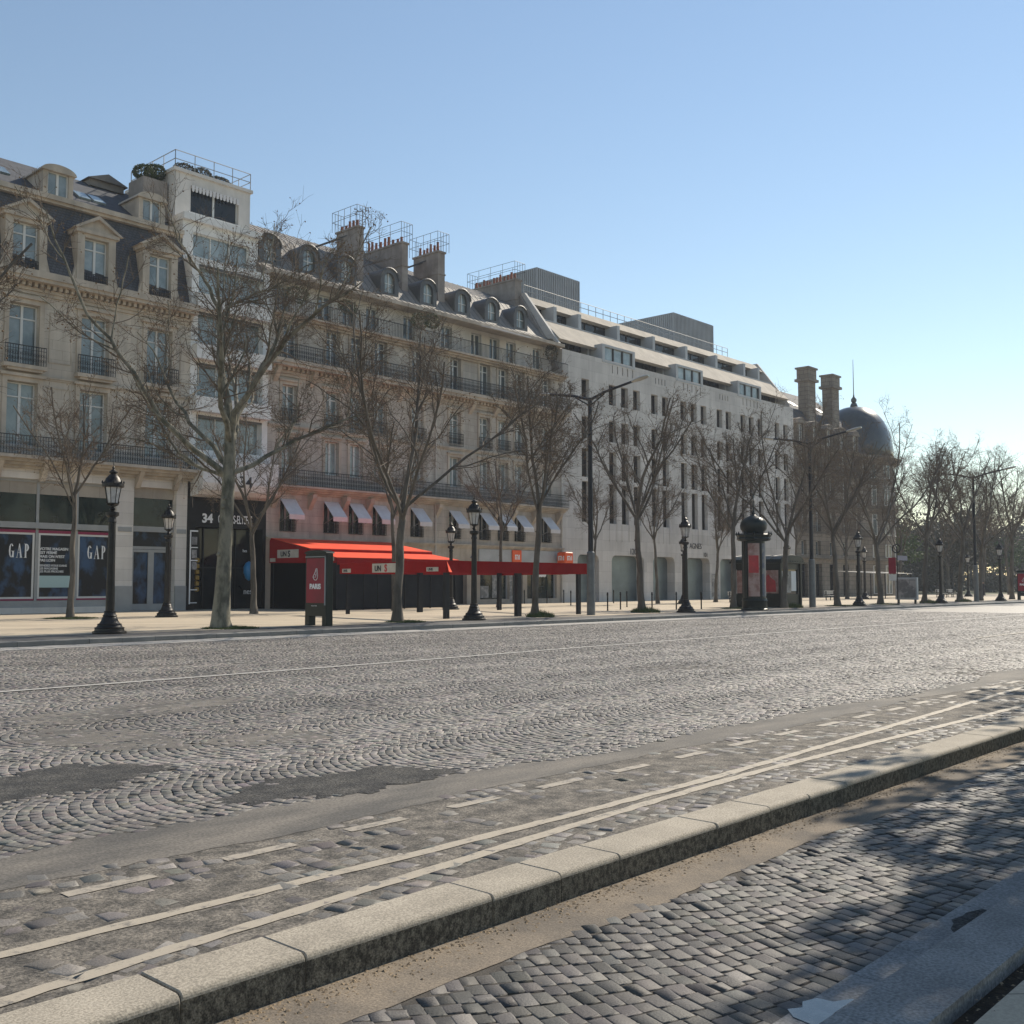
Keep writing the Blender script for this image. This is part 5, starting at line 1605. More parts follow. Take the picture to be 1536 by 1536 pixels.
# ------------------------------------------------------------------ advertising panel near the kerb
def ad_panel(x, y, label, lettering=True, w=1.2):
    org = (x, y, PZ)
    t = thing('poster_panel', label, 'advertising panel', org)
    b = MB(org); b.bbox(x - .16, x + .16, y - w / 2, y + w / 2, .50, 2.82, .03)
    prof = [(y - w / 2 - .04, 2.76), (y + w / 2 + .04, 2.76)] + [(y + (w / 2 + .04) * math.cos(a), 2.80 + .13 * math.sin(a)) for a in [math.pi * k / 8 for k in range(9)]]
    b.prism(prof[2:], 'x', x - .19, x + .19)
    b.build('case', 'green_paint', t)
    for s in (-1, 1):
        b = MB(org); b.box(x - .15, x + .15, y + s * (w / 2 - .13) - .12, y + s * (w / 2 - .13) + .12, PZ, .505); b.build('leg', 'green_paint', t)
    b = MB(org); b.box(x - .175, x - .161, y - w / 2 + .1, y + w / 2 - .1, .98, 2.62); p = b.build('poster', 'poster_crimson', t)
    b = MB(org); b.box(x - .20, x - .161, y - w / 2 + .04, y - w / 2 + .07, .9, 2.7); b.box(x - .2, x - .161, y - w / 2 + .04, y + w / 2 - .04, 2.66, 2.69); b.build('trim', 'rail_light', t)
    if lettering:
        text_mesh('lettering', 'PARIS', .255, 'text_white', p, (x - .182 - org[0], y - org[1], 1.50 - org[2]), (R(90), 0, R(-90)), align='CENTER', bold=.012, depth=.003, sx=1.05)
        b = MB(org)
        def P(u, v): return (x - .183, y - u, 1.82 + v)
        a = [(-.13, .12), (-.09, .05), (-.02, .0), (.06, .0), (.12, .05), (.14, .14), (.13, .30), (.10, .42), (.05, .42), (.02, .34), (-.04, .24), (-.13, .12)]
        for p0, q0 in zip(a[:-1], a[1:]): b.tube(P(*p0), P(*q0), .012, n=4)
        for p0, q0 in (((-.13, .12), (.02, .10)), ((.02, .10), (.06, .2)), ((.06, .2), (.05, .38)), ((-.04, .24), (.03, .17))): b.tube(P(*p0), P(*q0), .009, n=4)
        b.build('emblem', 'text_white', p)
        text_mesh('lettering', 'VILLE DE PARIS', .05, 'text_white', p, (x - .182 - org[0], y + .05 - org[1], .86 - org[2]), (R(90), 0, R(-90)), align='CENTER', depth=.003)
    return t
ad_panel(23.95, 31.5, 'dark green two-legged poster panel with crimson poster reading PARIS, before the red awning', w=1.28)
ad_panel(106.5, 31.6, 'far dark green poster panel with plain crimson poster at the right edge')

# ------------------------------------------------------------------ morris column
oc = (54.6, 30.85, PZ)
MC = thing('advertising_column', 'dark green round advertising column with onion dome and posters, at the kerb before the grey block', 'advertising column', oc)
cx, cy = oc[0], oc[1]
b = MB(oc); b.lathe([(.78, 0), (.78, .08), (.72, .12), (.70, .5), (.74, .56), (.70, .62), (.70, .72)], (cx, cy, PZ), 32); b.build('base', 'green_paint', MC, smooth=True)
b = MB(oc); b.lathe([(.64, .7), (.64, 4.05)], (cx, cy, PZ), 32); b.build('drum', 'green_paint', MC, smooth=True)
def drum_poster(a0, a1, z0, z1, m, r=.655):
    b = MB(oc); n = 12
    for k in range(n):
        p, q = R(a0 + (a1 - a0) * k / n), R(a0 + (a1 - a0) * (k + 1) / n)
        b.quad((cx + r * math.cos(p), cy + r * math.sin(p), z0), (cx + r * math.cos(q), cy + r * math.sin(q), z0), (cx + r * math.cos(q), cy + r * math.sin(q), z1), (cx + r * math.cos(p), cy + r * math.sin(p), z1))
    return b.build('poster', m, MC, smooth=True)
drum_poster(178, 238, .95, 4.0, 'poster_pale'); drum_poster(182, 232, 2.3, 3.3, 'poster_red', .660)
drum_poster(252, 352, .95, 4.0, 'poster_blue')
b = MB(oc)
for a in (170, 245, 358, 60, 110):
    b.tube((cx + .66 * math.cos(R(a)), cy + .66 * math.sin(R(a)), .85), (cx + .66 * math.cos(R(a)), cy + .66 * math.sin(R(a)), 4.15), .045, n=6)
b.build('mullion', 'green_paint', MC)
b = MB(oc); b.lathe([(.68, 3.98), (.9, 4.02), (.98, 4.12), (.94, 4.2), (1.02, 4.34), (.86, 4.42), (.6, 4.46)], (cx, cy, PZ), 12)
for k in range(12):
    a = 2 * math.pi * k / 12
    b.lathe([(.05, 0), (.07, .08), (.03, .16), (.0, .24)], (cx + .98 * math.cos(a), cy + .98 * math.sin(a), 4.32 + PZ), 5)
b.build('canopy', 'green_paint', MC)
b = MB(oc); b.lathe([(.55, 4.42), (.60, 4.52), (.74, 4.68), (.78, 4.9), (.72, 5.12), (.55, 5.3), (.32, 5.42), (.14, 5.5), (.09, 5.56), (.12, 5.62), (.06, 5.7), (.035, 5.8), (.03, 6.7), (.005, 6.8)], (cx, cy, PZ), 24, flute=.045)
b.build('dome', 'green_paint', MC, smooth=True)

# ------------------------------------------------------------------ kiosk
ok_ = (62.9, 34.5, PZ)
KI = thing('news_kiosk', 'dark green kiosk with ribbed barrel roof and lit poster windows behind the advertising column', 'kiosk', ok_)
b = MB(ok_)
x0, x1, y0, y1 = 61.5, 64.2, 32.9, 36.2
for (x, y) in ((x0, y0), (x1, y0), (x0, y1), (x1, y1), (x0, (y0 + y1) / 2), (x1, (y0 + y1) / 2)): b.box(x - .08, x + .08, y - .08, y + .08, PZ, 3.0)
b.box(x0 + .02, x1 - .02, y0 + .02, y1 - .02, PZ, 1.0); b.box(x0 + .03, x1 - .03, y0 + .03, y1 - .03, 2.6, 3.0)
b.build('body', 'green_paint', KI)
b = MB(ok_); b.box(x0 + .1, x1 - .1, y0 + .1, y1 - .1, 1.0, 2.6); b.build('glazing', 'glass_dark', KI)
for (ya, yb, m) in ((33.05, 34.4, 'poster_red'), (34.7, 36.05, 'poster_pale')):
    b = MB(ok_); b.box(x0 + .02, x0 + .06, ya, yb, 1.05, 2.55); b.build('poster', m if m != 'poster_red' else 'poster_pale', KI)
    if m == 'poster_red':
        b = MB(ok_); b.prism([(33.2, 1.15), (34.3, 1.15), (34.25, 1.8), (33.95, 2.1), (33.75, 2.3), (33.6, 2.1), (33.25, 1.85)], 'x', x0 - .0, x0 + .018); b.build('poster', 'poster_red', KI)
b = MB(ok_); b.box(x0 + .2, x0 + 1.5, y0 + .03, y0 + .07, 1.1, 2.5); b.build('poster', 'poster_grey', KI)
b = MB(ok_); b.box(x0 + 1.55, x1 - .5, y0 + .03, y0 + .07, 1.2, 2.5); b.build('poster', 'text_white', KI)
b = MB(ok_)
b.box(x0 - .25, x1 + .25, y0 - .25, y1 + .25, 3.0, 3.1)
prof = [(x1 + .2, 3.1), (x1 + .15, 3.25), (x1 - .2, 3.42), ((x0 + x1) / 2, 3.52), (x0 + .2, 3.42), (x0 - .15, 3.25), (x0 - .2, 3.1)]
b.prism(prof, 'y', y0 - .2, y1 + .2)
b.build('roof', 'green_paint', KI)
b = MB(ok_)
for k in range(6):
    y = y0 - .15 + (y1 - y0 + .3) * k / 5
    for p, q in zip(prof[:-1], prof[1:]): b.tube((p[0], y, p[1] + .015), (q[0], y, q[1] + .015), .03, n=5)
for k in range(9):
    x = x0 + (x1 - x0) * k / 8; b.tube((x, y0 - .22, 3.1), (x, y0 - .1, 3.42), .02, n=4)
b.build('roof_rib', 'green_paint', KI)

# ------------------------------------------------------------------ sign post, display, canopy, benches
os_ = (76.4, 31.4, PZ)
SP = thing('sign_post', 'slim post with round sign and blue direction plate in front of the domed corner', 'sign post', os_)
MB(os_).tube((76.4, 31.4, PZ), (76.4, 31.4, 4.4), .04, n=8).build('post', 'black_paint', SP)
MB(os_).box(76.5, 78.3, 31.38, 31.42, 3.4, 3.75).build('direction_plate', 'sign_blue', SP)
b = MB(os_)
for k in range(20):
    a, c = 2 * math.pi * k / 20, 2 * math.pi * (k + 1) / 20
    b.tube((76.35, 31.4 + .3 * math.cos(a), 4.25 + .3 * math.sin(a)), (76.35, 31.4 + .3 * math.cos(c), 4.25 + .3 * math.sin(c)), .05, n=5)
b.build('round_sign', 'iron', SP)
MB(os_).box(76.3, 76.34, 31.45, 32.0, 2.4, 3.6).build('side_plate', 'poster_crimson', SP)
MB(os_).box(76.3, 76.34, 31.45, 32.0, 1.9, 2.35).build('timetable', 'white', SP)
of = (80.6, 32.0, PZ)
DS = thing('display_case', 'grey framed display case with dark poster on the pavement by the sign post', 'display case', of)
MB(of).bbox(80.3, 80.6, 31.5, 33.2, .45, 2.15, .03).build('case', 'grey_metal', DS)
MB(of).box(80.27, 80.298, 31.6, 33.1, .6, 2.0).build('poster', 'poster_grey', DS)
for y in (31.7, 33.0): MB(of).box(80.36, 80.54, y - .06, y + .06, PZ, .46).build('leg', 'black_paint', DS)
og = (106.0, 45.5, PZ)
GC = thing('glass_canopy', 'thin pale flat canopy on slim posts far down the pavement', 'canopy', og)
b = MB(og)
b.add([(100.5, 44, 2.75), (111, 44, 2.75), (111, 47.5, 2.95), (100.5, 47.5, 2.95), (100.5, 44, 2.68), (111, 44, 2.68), (111, 47.5, 2.88), (100.5, 47.5, 2.88)], [(0, 1, 2, 3), (7, 6, 5, 4), (0, 3, 7, 4), (1, 5, 6, 2), (3, 2, 6, 7), (0, 4, 5, 1)])
b.build('roof', 'stone_pale', GC)
for x in (100.8, 104.2, 107.6, 110.8): MB(og).tube((x, 44.1, PZ), (x, 44.1, 2.7), .05, n=6).build('post', 'iron', GC)

def make_bench():
    t = thing('bench', '', 'bench', (0, 0, 0))
    b = MB()
    for k in range(3): b.box(-1, 1, -.25 + k * .17, -.1 + k * .17, .42, .46)
    b.build('seat', 'stone_pale', t)
    b = MB()
    for k in range(2): b.box(-1, 1, .28 + k * .02, .31 + k * .02, .58 + k * .17, .72 + k * .17)
    b.build('backrest', 'stone_pale', t)
    for s in (-.8, .8):
        b = MB(); b.box(s - .04, s + .04, -.22, -.16, 0, .42); b.box(s - .04, s + .04, .2, .27, 0, .85); b.box(s - .04, s + .04, -.22, .27, .36, .42); b.build('leg', 'iron', t)
    return t
bn = make_bench()
for i, (x, y, lb) in enumerate(((91.3, 43.6, 'pale slatted bench between bare trees in front of the domed building'),
                                (76.0, 44.5, 'pale bench behind the kiosk, right of the second tall mast'),
                                (122.5, 44.0, 'pale bench on the far pavement left of the distant mast, park trees behind'),
                                (116.5, 43.0, 'pale bench on the far pavement beside the distant kerbside lantern'))):
    o = bn if i == 0 else copy_tree(bn)
    o.location = (x, y, PZ); o['label'] = lb; o['group'] = 'pale benches on the far pavement'

# ------------------------------------------------------------------ trees
def frame(d):
    a = d.orthogonal().normalized(); return a, d.cross(a).normalized()
class TreeMB(MB):
    def poly(s, pts, rad, n):
        pts = [Vector(p) for p in pts]
        vs = []
        for i, p in enumerate(pts):
            d = (pts[min(i + 1, len(pts) - 1)] - pts[max(i - 1, 0)])
            if d.length < 1e-6: d = Vector((0, 0, 1))
            d.normalize()
            ref = Vector((0.3, 1, 0.1)) if abs(d.y) < .8 else Vector((1, 0.2, 0.1))
            a = d.cross(ref).normalized(); b_ = d.cross(a)
            for k in range(n):
                t = 2 * math.pi * k / n
                vs.append(p + a * (rad[i] * math.cos(t)) + b_ * (rad[i] * math.sin(t)))
        fs = [(i * n + k, i * n + (k + 1) % n, (i + 1) * n + (k + 1) % n, (i + 1) * n + k) for i in range(len(pts) - 1) for k in range(n)]
        s.add(vs, fs)
def rvec(rr, s=1.0): return Vector((rr.gauss(0, s), rr.gauss(0, s), rr.gauss(0, s)))
def branch(rr, p, d, L, r0, r1, seg, wob_, up):
    pts = [Vector(p)]; rad = [r0]; d = d.normalized()
    for i in range(seg):
        d = (d + rvec(rr, wob_) + Vector((0, 0, up))).normalized()
        pts.append(pts[-1] + d * (L / seg)); rad.append(r0 + (r1 - r0) * (i + 1) / seg)
    return pts, rad
def along(pts, rad, t):
    f = t * (len(pts) - 1); i = min(int(f), len(pts) - 2); f -= i
    return pts[i].lerp(pts[i + 1], f), rad[i] + (rad[i + 1] - rad[i]) * f, (pts[i + 1] - pts[i]).normalized()
def side_dir(rr, d, ang):
    a, b_ = frame(d); t = rr.uniform(0, 2 * math.pi)
    return (d * math.cos(ang) + (a * math.cos(t) + b_ * math.sin(t)) * math.sin(ang)).normalized()
def twigs(rr, T, C, pts, rad, level, L, cnt, seeds):
    """spawn sub-branches along a limb; T takes the thick wood, C the fine twigs"""
    for k in range(cnt):
        t = rr.uniform(.18, 1.0) if level < 3 else rr.uniform(.1, 1.0)
        p, r, d = along(pts, rad, t)
        ang = rr.uniform(.5, 1.1)
        nd = side_dir(rr, d, ang)
        if level == 2:
            l = L * rr.uniform(.55, 1.1) * (1.15 - .5 * t)
            q, w = branch(rr, p, nd, l, min(r * .6, .03), .008, 6, .16, .07)
            (T if False else C).poly(q, w, 5)
            twigs(rr, T, C, q, w, 3, l * .6, 5, seeds)
        elif level == 3:
            l = L * rr.uniform(.5, 1.2)
            q, w = branch(rr, p, nd, l, min(r * .7, .011), .005, 4, .22, .05)
            C.poly(q, w, 4)
            twigs(rr, T, C, q, w, 4, l * .62, 5, seeds)
        else:
            l = max(.18, L * rr.uniform(.5, 1.3))
            q, w = branch(rr, p, nd, l, .0055, .003, 2, .25, .04)
            C.poly(q, w, 3)
            if rr.random() < seeds:
                e = q[-1]; s = rr.uniform(.022, .038); z = e.z - rr.uniform(0, .08)
                n0 = len(C.v)
                C.cur = 1
                C.add([(e.x + s, e.y, z), (e.x, e.y + s, z), (e.x - s, e.y, z), (e.x, e.y - s, z), (e.x, e.y, z + s), (e.x, e.y, z - s)],
                      [(0, 1, 4), (1, 2, 4), (2, 3, 4), (3, 0, 4), (1, 0, 5), (2, 1, 5), (3, 2, 5), (0, 3, 5)])
                C.cur = 0
def make_tree(seed, H, fork, r0, limbs, spread, bark='bark_dark', seeds=.2, lean=(0, 0), dens=1.0, fixed=None, trunk_pts=None):
    rr = random.Random(seed)
    t = thing('plane_tree', '', 'tree', (0, 0, 0))
    T = TreeMB(); C = TreeMB()
    if trunk_pts:
        tp = [Vector(p[:3]) for p in trunk_pts]; tr = [p[3] for p in trunk_pts]
    else:
        tp = []; tr = []
        n = 9
        for i in range(n + 1):
            z = fork * i / n
            tp.append(Vector((lean[0] * (i / n) ** 1.3 + .025 * math.sin(i * 1.3 + seed), lean[1] * (i / n) ** 1.3 + .025 * math.cos(i * 1.7 + seed), z)))
            tr.append(r0 * (1.0 - .32 * i / n) + (r0 * .45 if i == 0 else 0) + rr.uniform(-.01, .01))
    # roundness with slight burrs
    T.poly(tp, tr, 14)
    for _ in range(4):
        p, r, d = along(tp, tr, rr.uniform(.3, .95)); a = rr.uniform(0, 6.28)
        T.poly([p + Vector((math.cos(a), math.sin(a), 0)) * r * .6, p + Vector((math.cos(a), math.sin(a), .1)) * (r * 1.12), p + Vector((math.cos(a), math.sin(a), .2)) * (r * 1.22)], [r * .4, r * .32, .01], 7)
    mains = []
    if fixed:
        for line in fixed:
            q = [Vector(p[:3]) for p in line]; w = [p[3] for p in line]
            # subdivide and roughen
            qq, ww = [q[0]], [w[0]]
            for a, c, wa, wc in zip(q[:-1], q[1:], w[:-1], w[1:]):
                for k in range(1, 3):
                    f = k / 2
                    qq.append(a.lerp(c, f) + rvec(rr, .035)); ww.append(wa + (wc - wa) * f)
            mains.append((qq, ww))
    for k in range(limbs):
        a = 2 * math.pi * (k + rr.uniform(-.25, .25)) / max(1, limbs)
        up = rr.uniform(.75, 1.5) if k else 4.0
        d = Vector((math.cos(a) * spread, math.sin(a) * spread, up))
        st, sr, _ = along(tp, tr, rr.uniform(.86, 1.0) if k else 1.0)
        L = (H - fork) * rr.uniform(.85, 1.1) * (1.0 if k == 0 else 1.05)
        mains.append(branch(rr, st, d, L, sr * rr.uniform(.42, .62) if k else sr * .8, .03, 9, .085, .035))
    subs = []
    for (q, w) in mains:
        T.poly(q, w, 8)
        for j in range(int(4 * dens)):
            tt = .22 + .62 * (j + rr.random()) / 4
            p, r, d = along(q, w, min(tt, .95))
            nd = side_dir(rr, d, rr.uniform(.45, .85))
            nd = (nd + Vector((0, 0, .25))).normalized()
            l = (H - fork) * rr.uniform(.28, .48)
            s = branch(rr, p, nd, l, r * .55, .018, 7, .13, .04)
            T.poly(*s, 6); subs.append(s)
    for (q, w) in mains: twigs(rr, T, C, q, w, 2, (H - fork) * .27, int(7 * dens), seeds)
    for (q, w) in subs: twigs(rr, T, C, q, w, 2, (H - fork) * .22, int(6 * dens), seeds)
    T.build('trunk', bark, t, smooth=True)
    C.build('crown', ['twig', 'seed'], t)
    return t

# the big plane tree: limbs follow the view in a vertical plane through the trunk, given real depth
RX, RY = math.sin(R(42.4)), -math.cos(R(42.4))
K = .0232
def tp_(px, py, dep, r):       # image-plane offsets turned into metres round the trunk
    u = (px - 338) * K; z = (943 - py) * K
    return (RX * u + RY * -dep, RY * u + RX * dep, z, r)
trunk = [tp_(336, 945, 0, .42), tp_(335, 930, 0, .33), tp_(337, 890, 0, .275), tp_(339, 830, 0, .245), tp_(341, 770, 0, .235), tp_(343, 720, 0, .22), tp_(344, 680, 0, .205), tp_(344, 645, 0, .19)]
fixed = [
 [tp_(344, 650, 0, .17), tp_(342, 620, 0, .15), tp_(336, 590, .1, .13), tp_(323, 538, .2, .115), tp_(320, 494, .3, .10), tp_(324, 468, .3, .09), tp_(310, 440, .2, .07), tp_(305, 416, 0, .06), tp_(284, 393, -.2, .045), tp_(268, 360, -.3, .03), tp_(258, 335, -.4, .015)],
 [tp_(324, 468, .3, .07), tp_(336, 450, .5, .055), tp_(372, 425, .8, .045), tp_(398, 412, 1.0, .03), tp_(420, 400, 1.2, .015)],
 [tp_(338, 712, 0, .12), tp_(312, 690, -.4, .105), tp_(285, 665, -.8, .095), tp_(255, 632, -1.2, .085), tp_(232, 590, -1.4, .075), tp_(205, 551, -1.5, .065), tp_(182, 520, -1.5, .058), tp_(150, 486, -1.6, .05), tp_(138, 450, -1.7, .045), tp_(117, 403, -1.8, .035), tp_(99, 356, -1.8, .025), tp_(86, 325, -1.9, .012)],
 [tp_(340, 700, 0, .10), tp_(312, 672, .5, .085), tp_(270, 625, 1.1, .07), tp_(240, 590, 1.6, .055), tp_(215, 545, 2.0, .045), tp_(190, 500, 2.4, .03), tp_(160, 470, 2.6, .015)],
 [tp_(344, 660, 0, .13), tp_(352, 621, -.3, .115), tp_(397, 569, -.8, .10), tp_(428, 533, -1.2, .09), tp_(454, 509, -1.5, .075), tp_(496, 478, -1.9, .06), tp_(530, 462, -2.2, .04), tp_(558, 447, -2.4, .015)],
 [tp_(342, 712, 0, .10), tp_(372, 695, .6, .085), tp_(410, 665, 1.2, .07), tp_(452, 640, 1.8, .055), tp_(500, 612, 2.4, .04), tp_(545, 600, 2.8, .018)],
 [tp_(344, 650, 0, .12), tp_(358, 600, .5, .10), tp_(372, 560, .9, .085), tp_(392, 515, 1.3, .07), tp_(402, 465, 1.7, .05), tp_(404, 420, 2.0, .035), tp_(398, 375, 2.2, .015)],
 [tp_(344, 670, 0, .11), tp_(338, 610, 1.4, .09), tp_(318, 560, 2.6, .07), tp_(300, 500, 3.4, .05), tp_(285, 450, 4.0, .03)],
 [tp_(344, 665, 0, .11), tp_(348, 620, -1.5, .09), tp_(360, 560, -2.8, .07), tp_(368, 500, -3.6, .05), tp_(372, 450, -4.2, .03)],
 [tp_(339, 716, 0, .08), tp_(315, 706, .3, .065), tp_(285, 695, .5, .055), tp_(262, 680, .4, .045), tp_(240, 650, .4, .03), tp_(215, 640, .2, .015)]]
t1 = make_tree(11, 14.2, 6.9, .27, 0, .6, 'bark', .2, fixed=fixed, trunk_pts=trunk, dens=1.15)
t1.location = (20.3, 32.1, PZ)
t1['label'] = 'biggest plane tree, mottled pale trunk and wide bare crown, left of the PARIS panel'
t1['group'] = 'bare plane trees along the pavement'
pA = make_tree(21, 12.6, 4.6, .20, 6, .8, 'bark_dark', .18, lean=(.25, -.1), dens=1.0)
pB = make_tree(22, 11.2, 5.2, .17, 5, .65, 'bark_dark', .2, lean=(-.35, .15), dens=1.0)
pC = make_tree(23, 10.8, 5.6, .135, 5, .7, 'bark_dark', .15, lean=(.2, .2), dens=.9)
pD = make_tree(24, 12.0, 5.0, .19, 6, .7, 'bark_dark', .18, lean=(.5, 0), dens=.95)
protos = {'A': pA, 'B': pB, 'C': pC, 'D': pD}
used = set()
plan = [
 (28.2, 32.0, 'A', 1.00, 0.4, 'bare forked plane tree at the kerb right of the PARIS poster panel'),
 (36.8, 32.2, 'B', 1.00, 1.9, 'slightly leaning bare plane tree with a grass tuft between two navy terrace posts'),
 (46.4, 33.0, 'D', 1.00, 3.3, 'leaning bare plane tree with bushy tuft before the first square shutter of the grey block'),
 (57.6, 34.0, 'B', 1.05, 4.0, 'bare plane tree immediately left of the advertising column'),
 (61.0, 32.4, 'A', 1.00, 5.2, 'bare plane tree right in front of the green kiosk'),
 (68.4, 32.3, 'D', 1.02, 0.9, 'bare plane tree just right of the second tall mast'),
 (76.2, 32.6, 'A', 1.03, 2.2, 'bare plane tree at the display case, hiding the domed corner'),
 (83.0, 32.0, 'B', 1.14, 3.0, 'bare plane tree left of the far kerbside lantern'),
 (91.2, 32.2, 'D', 1.10, 4.4, 'bare plane tree between the far kerbside lantern and the far mast'),
 (98.6, 33.0, 'A', 1.06, 5.9, 'bare plane tree immediately right of the far tall mast'),
 (109.0, 33.5, 'B', 1.2, 1.2, 'bare plane tree behind the far crimson poster panel'),
 (10.6, 32.4, 'C', 1.2, 2.9, 'bare plane tree whose branches reach in at the left edge'),
 (21.4, 46.0, 'C', 1.00, 0.2, 'slender young plane tree in front of the denim shop window'),
 (30.9, 46.0, 'D', 0.86, 1.4, 'bare plane tree in front of the black entrance, behind the big old tree'),
 (40.0, 45.6, 'C', 1.05, 2.6, 'bare plane tree set back behind the red terrace sign'),
 (50.0, 46.8, 'C', 0.95, 3.9, 'thin bare plane tree in front of the shop with the grey fascia'),
 (58.8, 46.0, 'C', 0.90, 5.0, 'thin bare plane tree in front of the rounded doorway of the grey block'),
 (66.8, 46.0, 'C', 0.95, 0.8, 'thin bare plane tree between the first two shutters of the grey block'),
 (75.4, 46.2, 'B', 0.85, 2.0, 'thin bare plane tree right of the carved letters on the grey block'),
 (89.0, 46.0, 'C', 1.00, 3.1, 'thin bare plane tree beside the second tall mast, set back'),
 (99.6, 46.0, 'B', 0.95, 4.2, 'set-back bare plane tree in front of the domed building ground floor'),
 (112.0, 46.0, 'D', 0.95, 5.5, 'set-back bare plane tree beyond the domed corner, left of the far lantern'),
 (126.0, 46.5, 'A', 1.10, 0.5, 'distant bare plane tree beyond the thin pale canopy'),
 (140.0, 46.5, 'B', 1.20, 1.7, 'distant bare plane tree beside the far tall mast'),
 (152.0, 47.0, 'D', 1.20, 2.8, 'most distant bare plane tree before the park, near the right edge')]
for (x, y, k, s, rz, lb) in plan:
    if k in used: o = copy_tree(protos[k])
    else: used.add(k); o = protos[k]
    o.location = (x, y, PZ - .02); o.scale = (s, s, s); o.rotation_euler = (0, 0, rz)
    o['label'] = lb; o['group'] = 'bare plane trees along the pavement'

# grass tufts round the trunks
def make_tuft(seed, R0, hh, n, name='grass_tuft'):
    b = MB(); rr = random.Random(seed)
    for _ in range(n):
        a = rr.uniform(0, 6.28); d = R0 * math.sqrt(rr.random()); x, y = d * math.cos(a), d * math.sin(a)
        h = hh * rr.uniform(.4, 1.0) * (1.1 - d / R0 * .6); w = rr.uniform(.010, .025); t = rr.uniform(0, 3.14)
        lx, ly = rr.gauss(0, .05), rr.gauss(0, .05)
        dx, dy = w * math.cos(t), w * math.sin(t)
        b.add([(x - dx, y - dy, 0), (x + dx, y + dy, 0), (x + lx * .5, y + ly * .5, h * .6), (x + lx, y + ly, h)], [(0, 1, 2), (1, 3, 2)])
    return tag(b.build(name, 'grass'), '', 'grass', kind='stuff')
g1 = make_tuft(1, .75, .14, 1500); g2 = make_tuft(2, .65, .45, 1500)
tufts = [(20.5, 31.9, 0, 1.3, 'low grass round the foot of the big old plane tree'), (28.5, 31.8, 0, 1.1, 'low grass at the foot of the tree before the red awning sign'),
         (37.0, 32.0, 1, 1.0, 'leafy green tuft at the tree between the terrace posts'), (46.5, 32.8, 1, 1.2, 'bushy green tuft at the leaning tree by the grey block'),
         (57.6, 33.7, 0, 1.4, 'low grass at the tree left of the advertising column'), (61.8, 32.2, 1, 1.0, 'green tuft at the tree before the kiosk'),
         (68.6, 32.1, 0, 1.5, 'grass at the tree right of the second tall mast'), (76.2, 32.3, 0, 1.4, 'grass at the tree by the display case'),
         (83.3, 31.8, 1, 1.0, 'green tuft at the tree left of the far lantern'), (91.5, 32.0, 1, 1.0, 'green tuft at the tree right of the far lantern'),
         (21.4, 45.9, 0, 1.5, 'low grass at the slender young tree before the denim shop')]
seen = set()
for (x, y, k, s, lb) in tufts:
    src = (g1, g2)[k]
    if k in seen: o = src.copy(); COL.objects.link(o)
    else: seen.add(k); o = src
    o.location = (x, y, PZ - .01); o.scale = (s, s, 1); o['label'] = lb

# roof-terrace shrubs
def leaf_blob(b, c, rad, n, s, rr, flat=1.0):
    for _ in range(n):
        v = rvec(rr).normalized() * (rr.uniform(.55, 1.0) ** .5)
        p = Vector((c[0] + v.x * rad[0], c[1] + v.y * rad[1], c[2] + v.z * rad[2]))
        a = rvec(rr).normalized(); d = a.orthogonal().normalized(); e = a.cross(d)
        q = s * rr.uniform(.5, 1.2)
        b.quad(p + d * q, p + e * q * .6, p - d * q, p - e * q * .6)
def shrub(name, label, clumps, m, n, s, seed):
    b = MB(); rr = random.Random(seed)
    cx = sum(c[0] for c in clumps) / len(clumps); cy = sum(c[1] for c in clumps) / len(clumps); cz = min(c[2] - c[5] for c in clumps)
    t = thing(name, label, 'shrub', (cx, cy, cz))
    b.o = Vector((cx, cy, cz))
    for (x, y, z, rx, ry, rz) in clumps: leaf_blob(b, (x, y, z), (rx, ry, rz), n, s, rr)
    b.build('foliage', m, t)
    b = TreeMB((cx, cy, cz)); b.poly([(cx, cy, cz - .2), (cx + .05, cy, cz + .3)], [.06, .04], 5); b.build('stem', 'bark_dark', t)
    return t
shrub('roof_shrub', 'dense clipped green shrub on top of the rooftop chimney by the penthouse', [(31.4, 59.2, 26.85, .75, .7, .5), (32.2, 59.4, 27.15, .7, .7, .5)], 'leaf_dark', 1500, .07, 1)
shrub('roof_shrub', 'loose dark potted shrubs behind the penthouse roof railing', [(34.0, 59.0, 27.75, .8, .5, .4), (35.2, 59.0, 27.8, .7, .5, .4), (36.6, 59.2, 27.75, .8, .5, .35)], 'leaf_park', 900, .07, 2)
shrub('roof_shrub', 'green shrubs spilling over the fourth-floor terrace of the long tan building', [(50.0, 54.5, 20.3, .8, .5, .6), (51.2, 54.5, 20.5, .7, .5, .6), (39.5, 54.5, 20.0, .9, .5, .6), (43.5, 54.5, 20.0, .8, .4, .5)], 'leaf_dark', 700, .07, 3)
shrub('roof_shrub', 'climbing shrub in the terrace corner against the sloping end fin', [(65.3, 55.2, 20.6, .6, .5, .8), (65.6, 55.6, 21.4, .4, .4, .5)], 'leaf_park', 700, .07, 4)

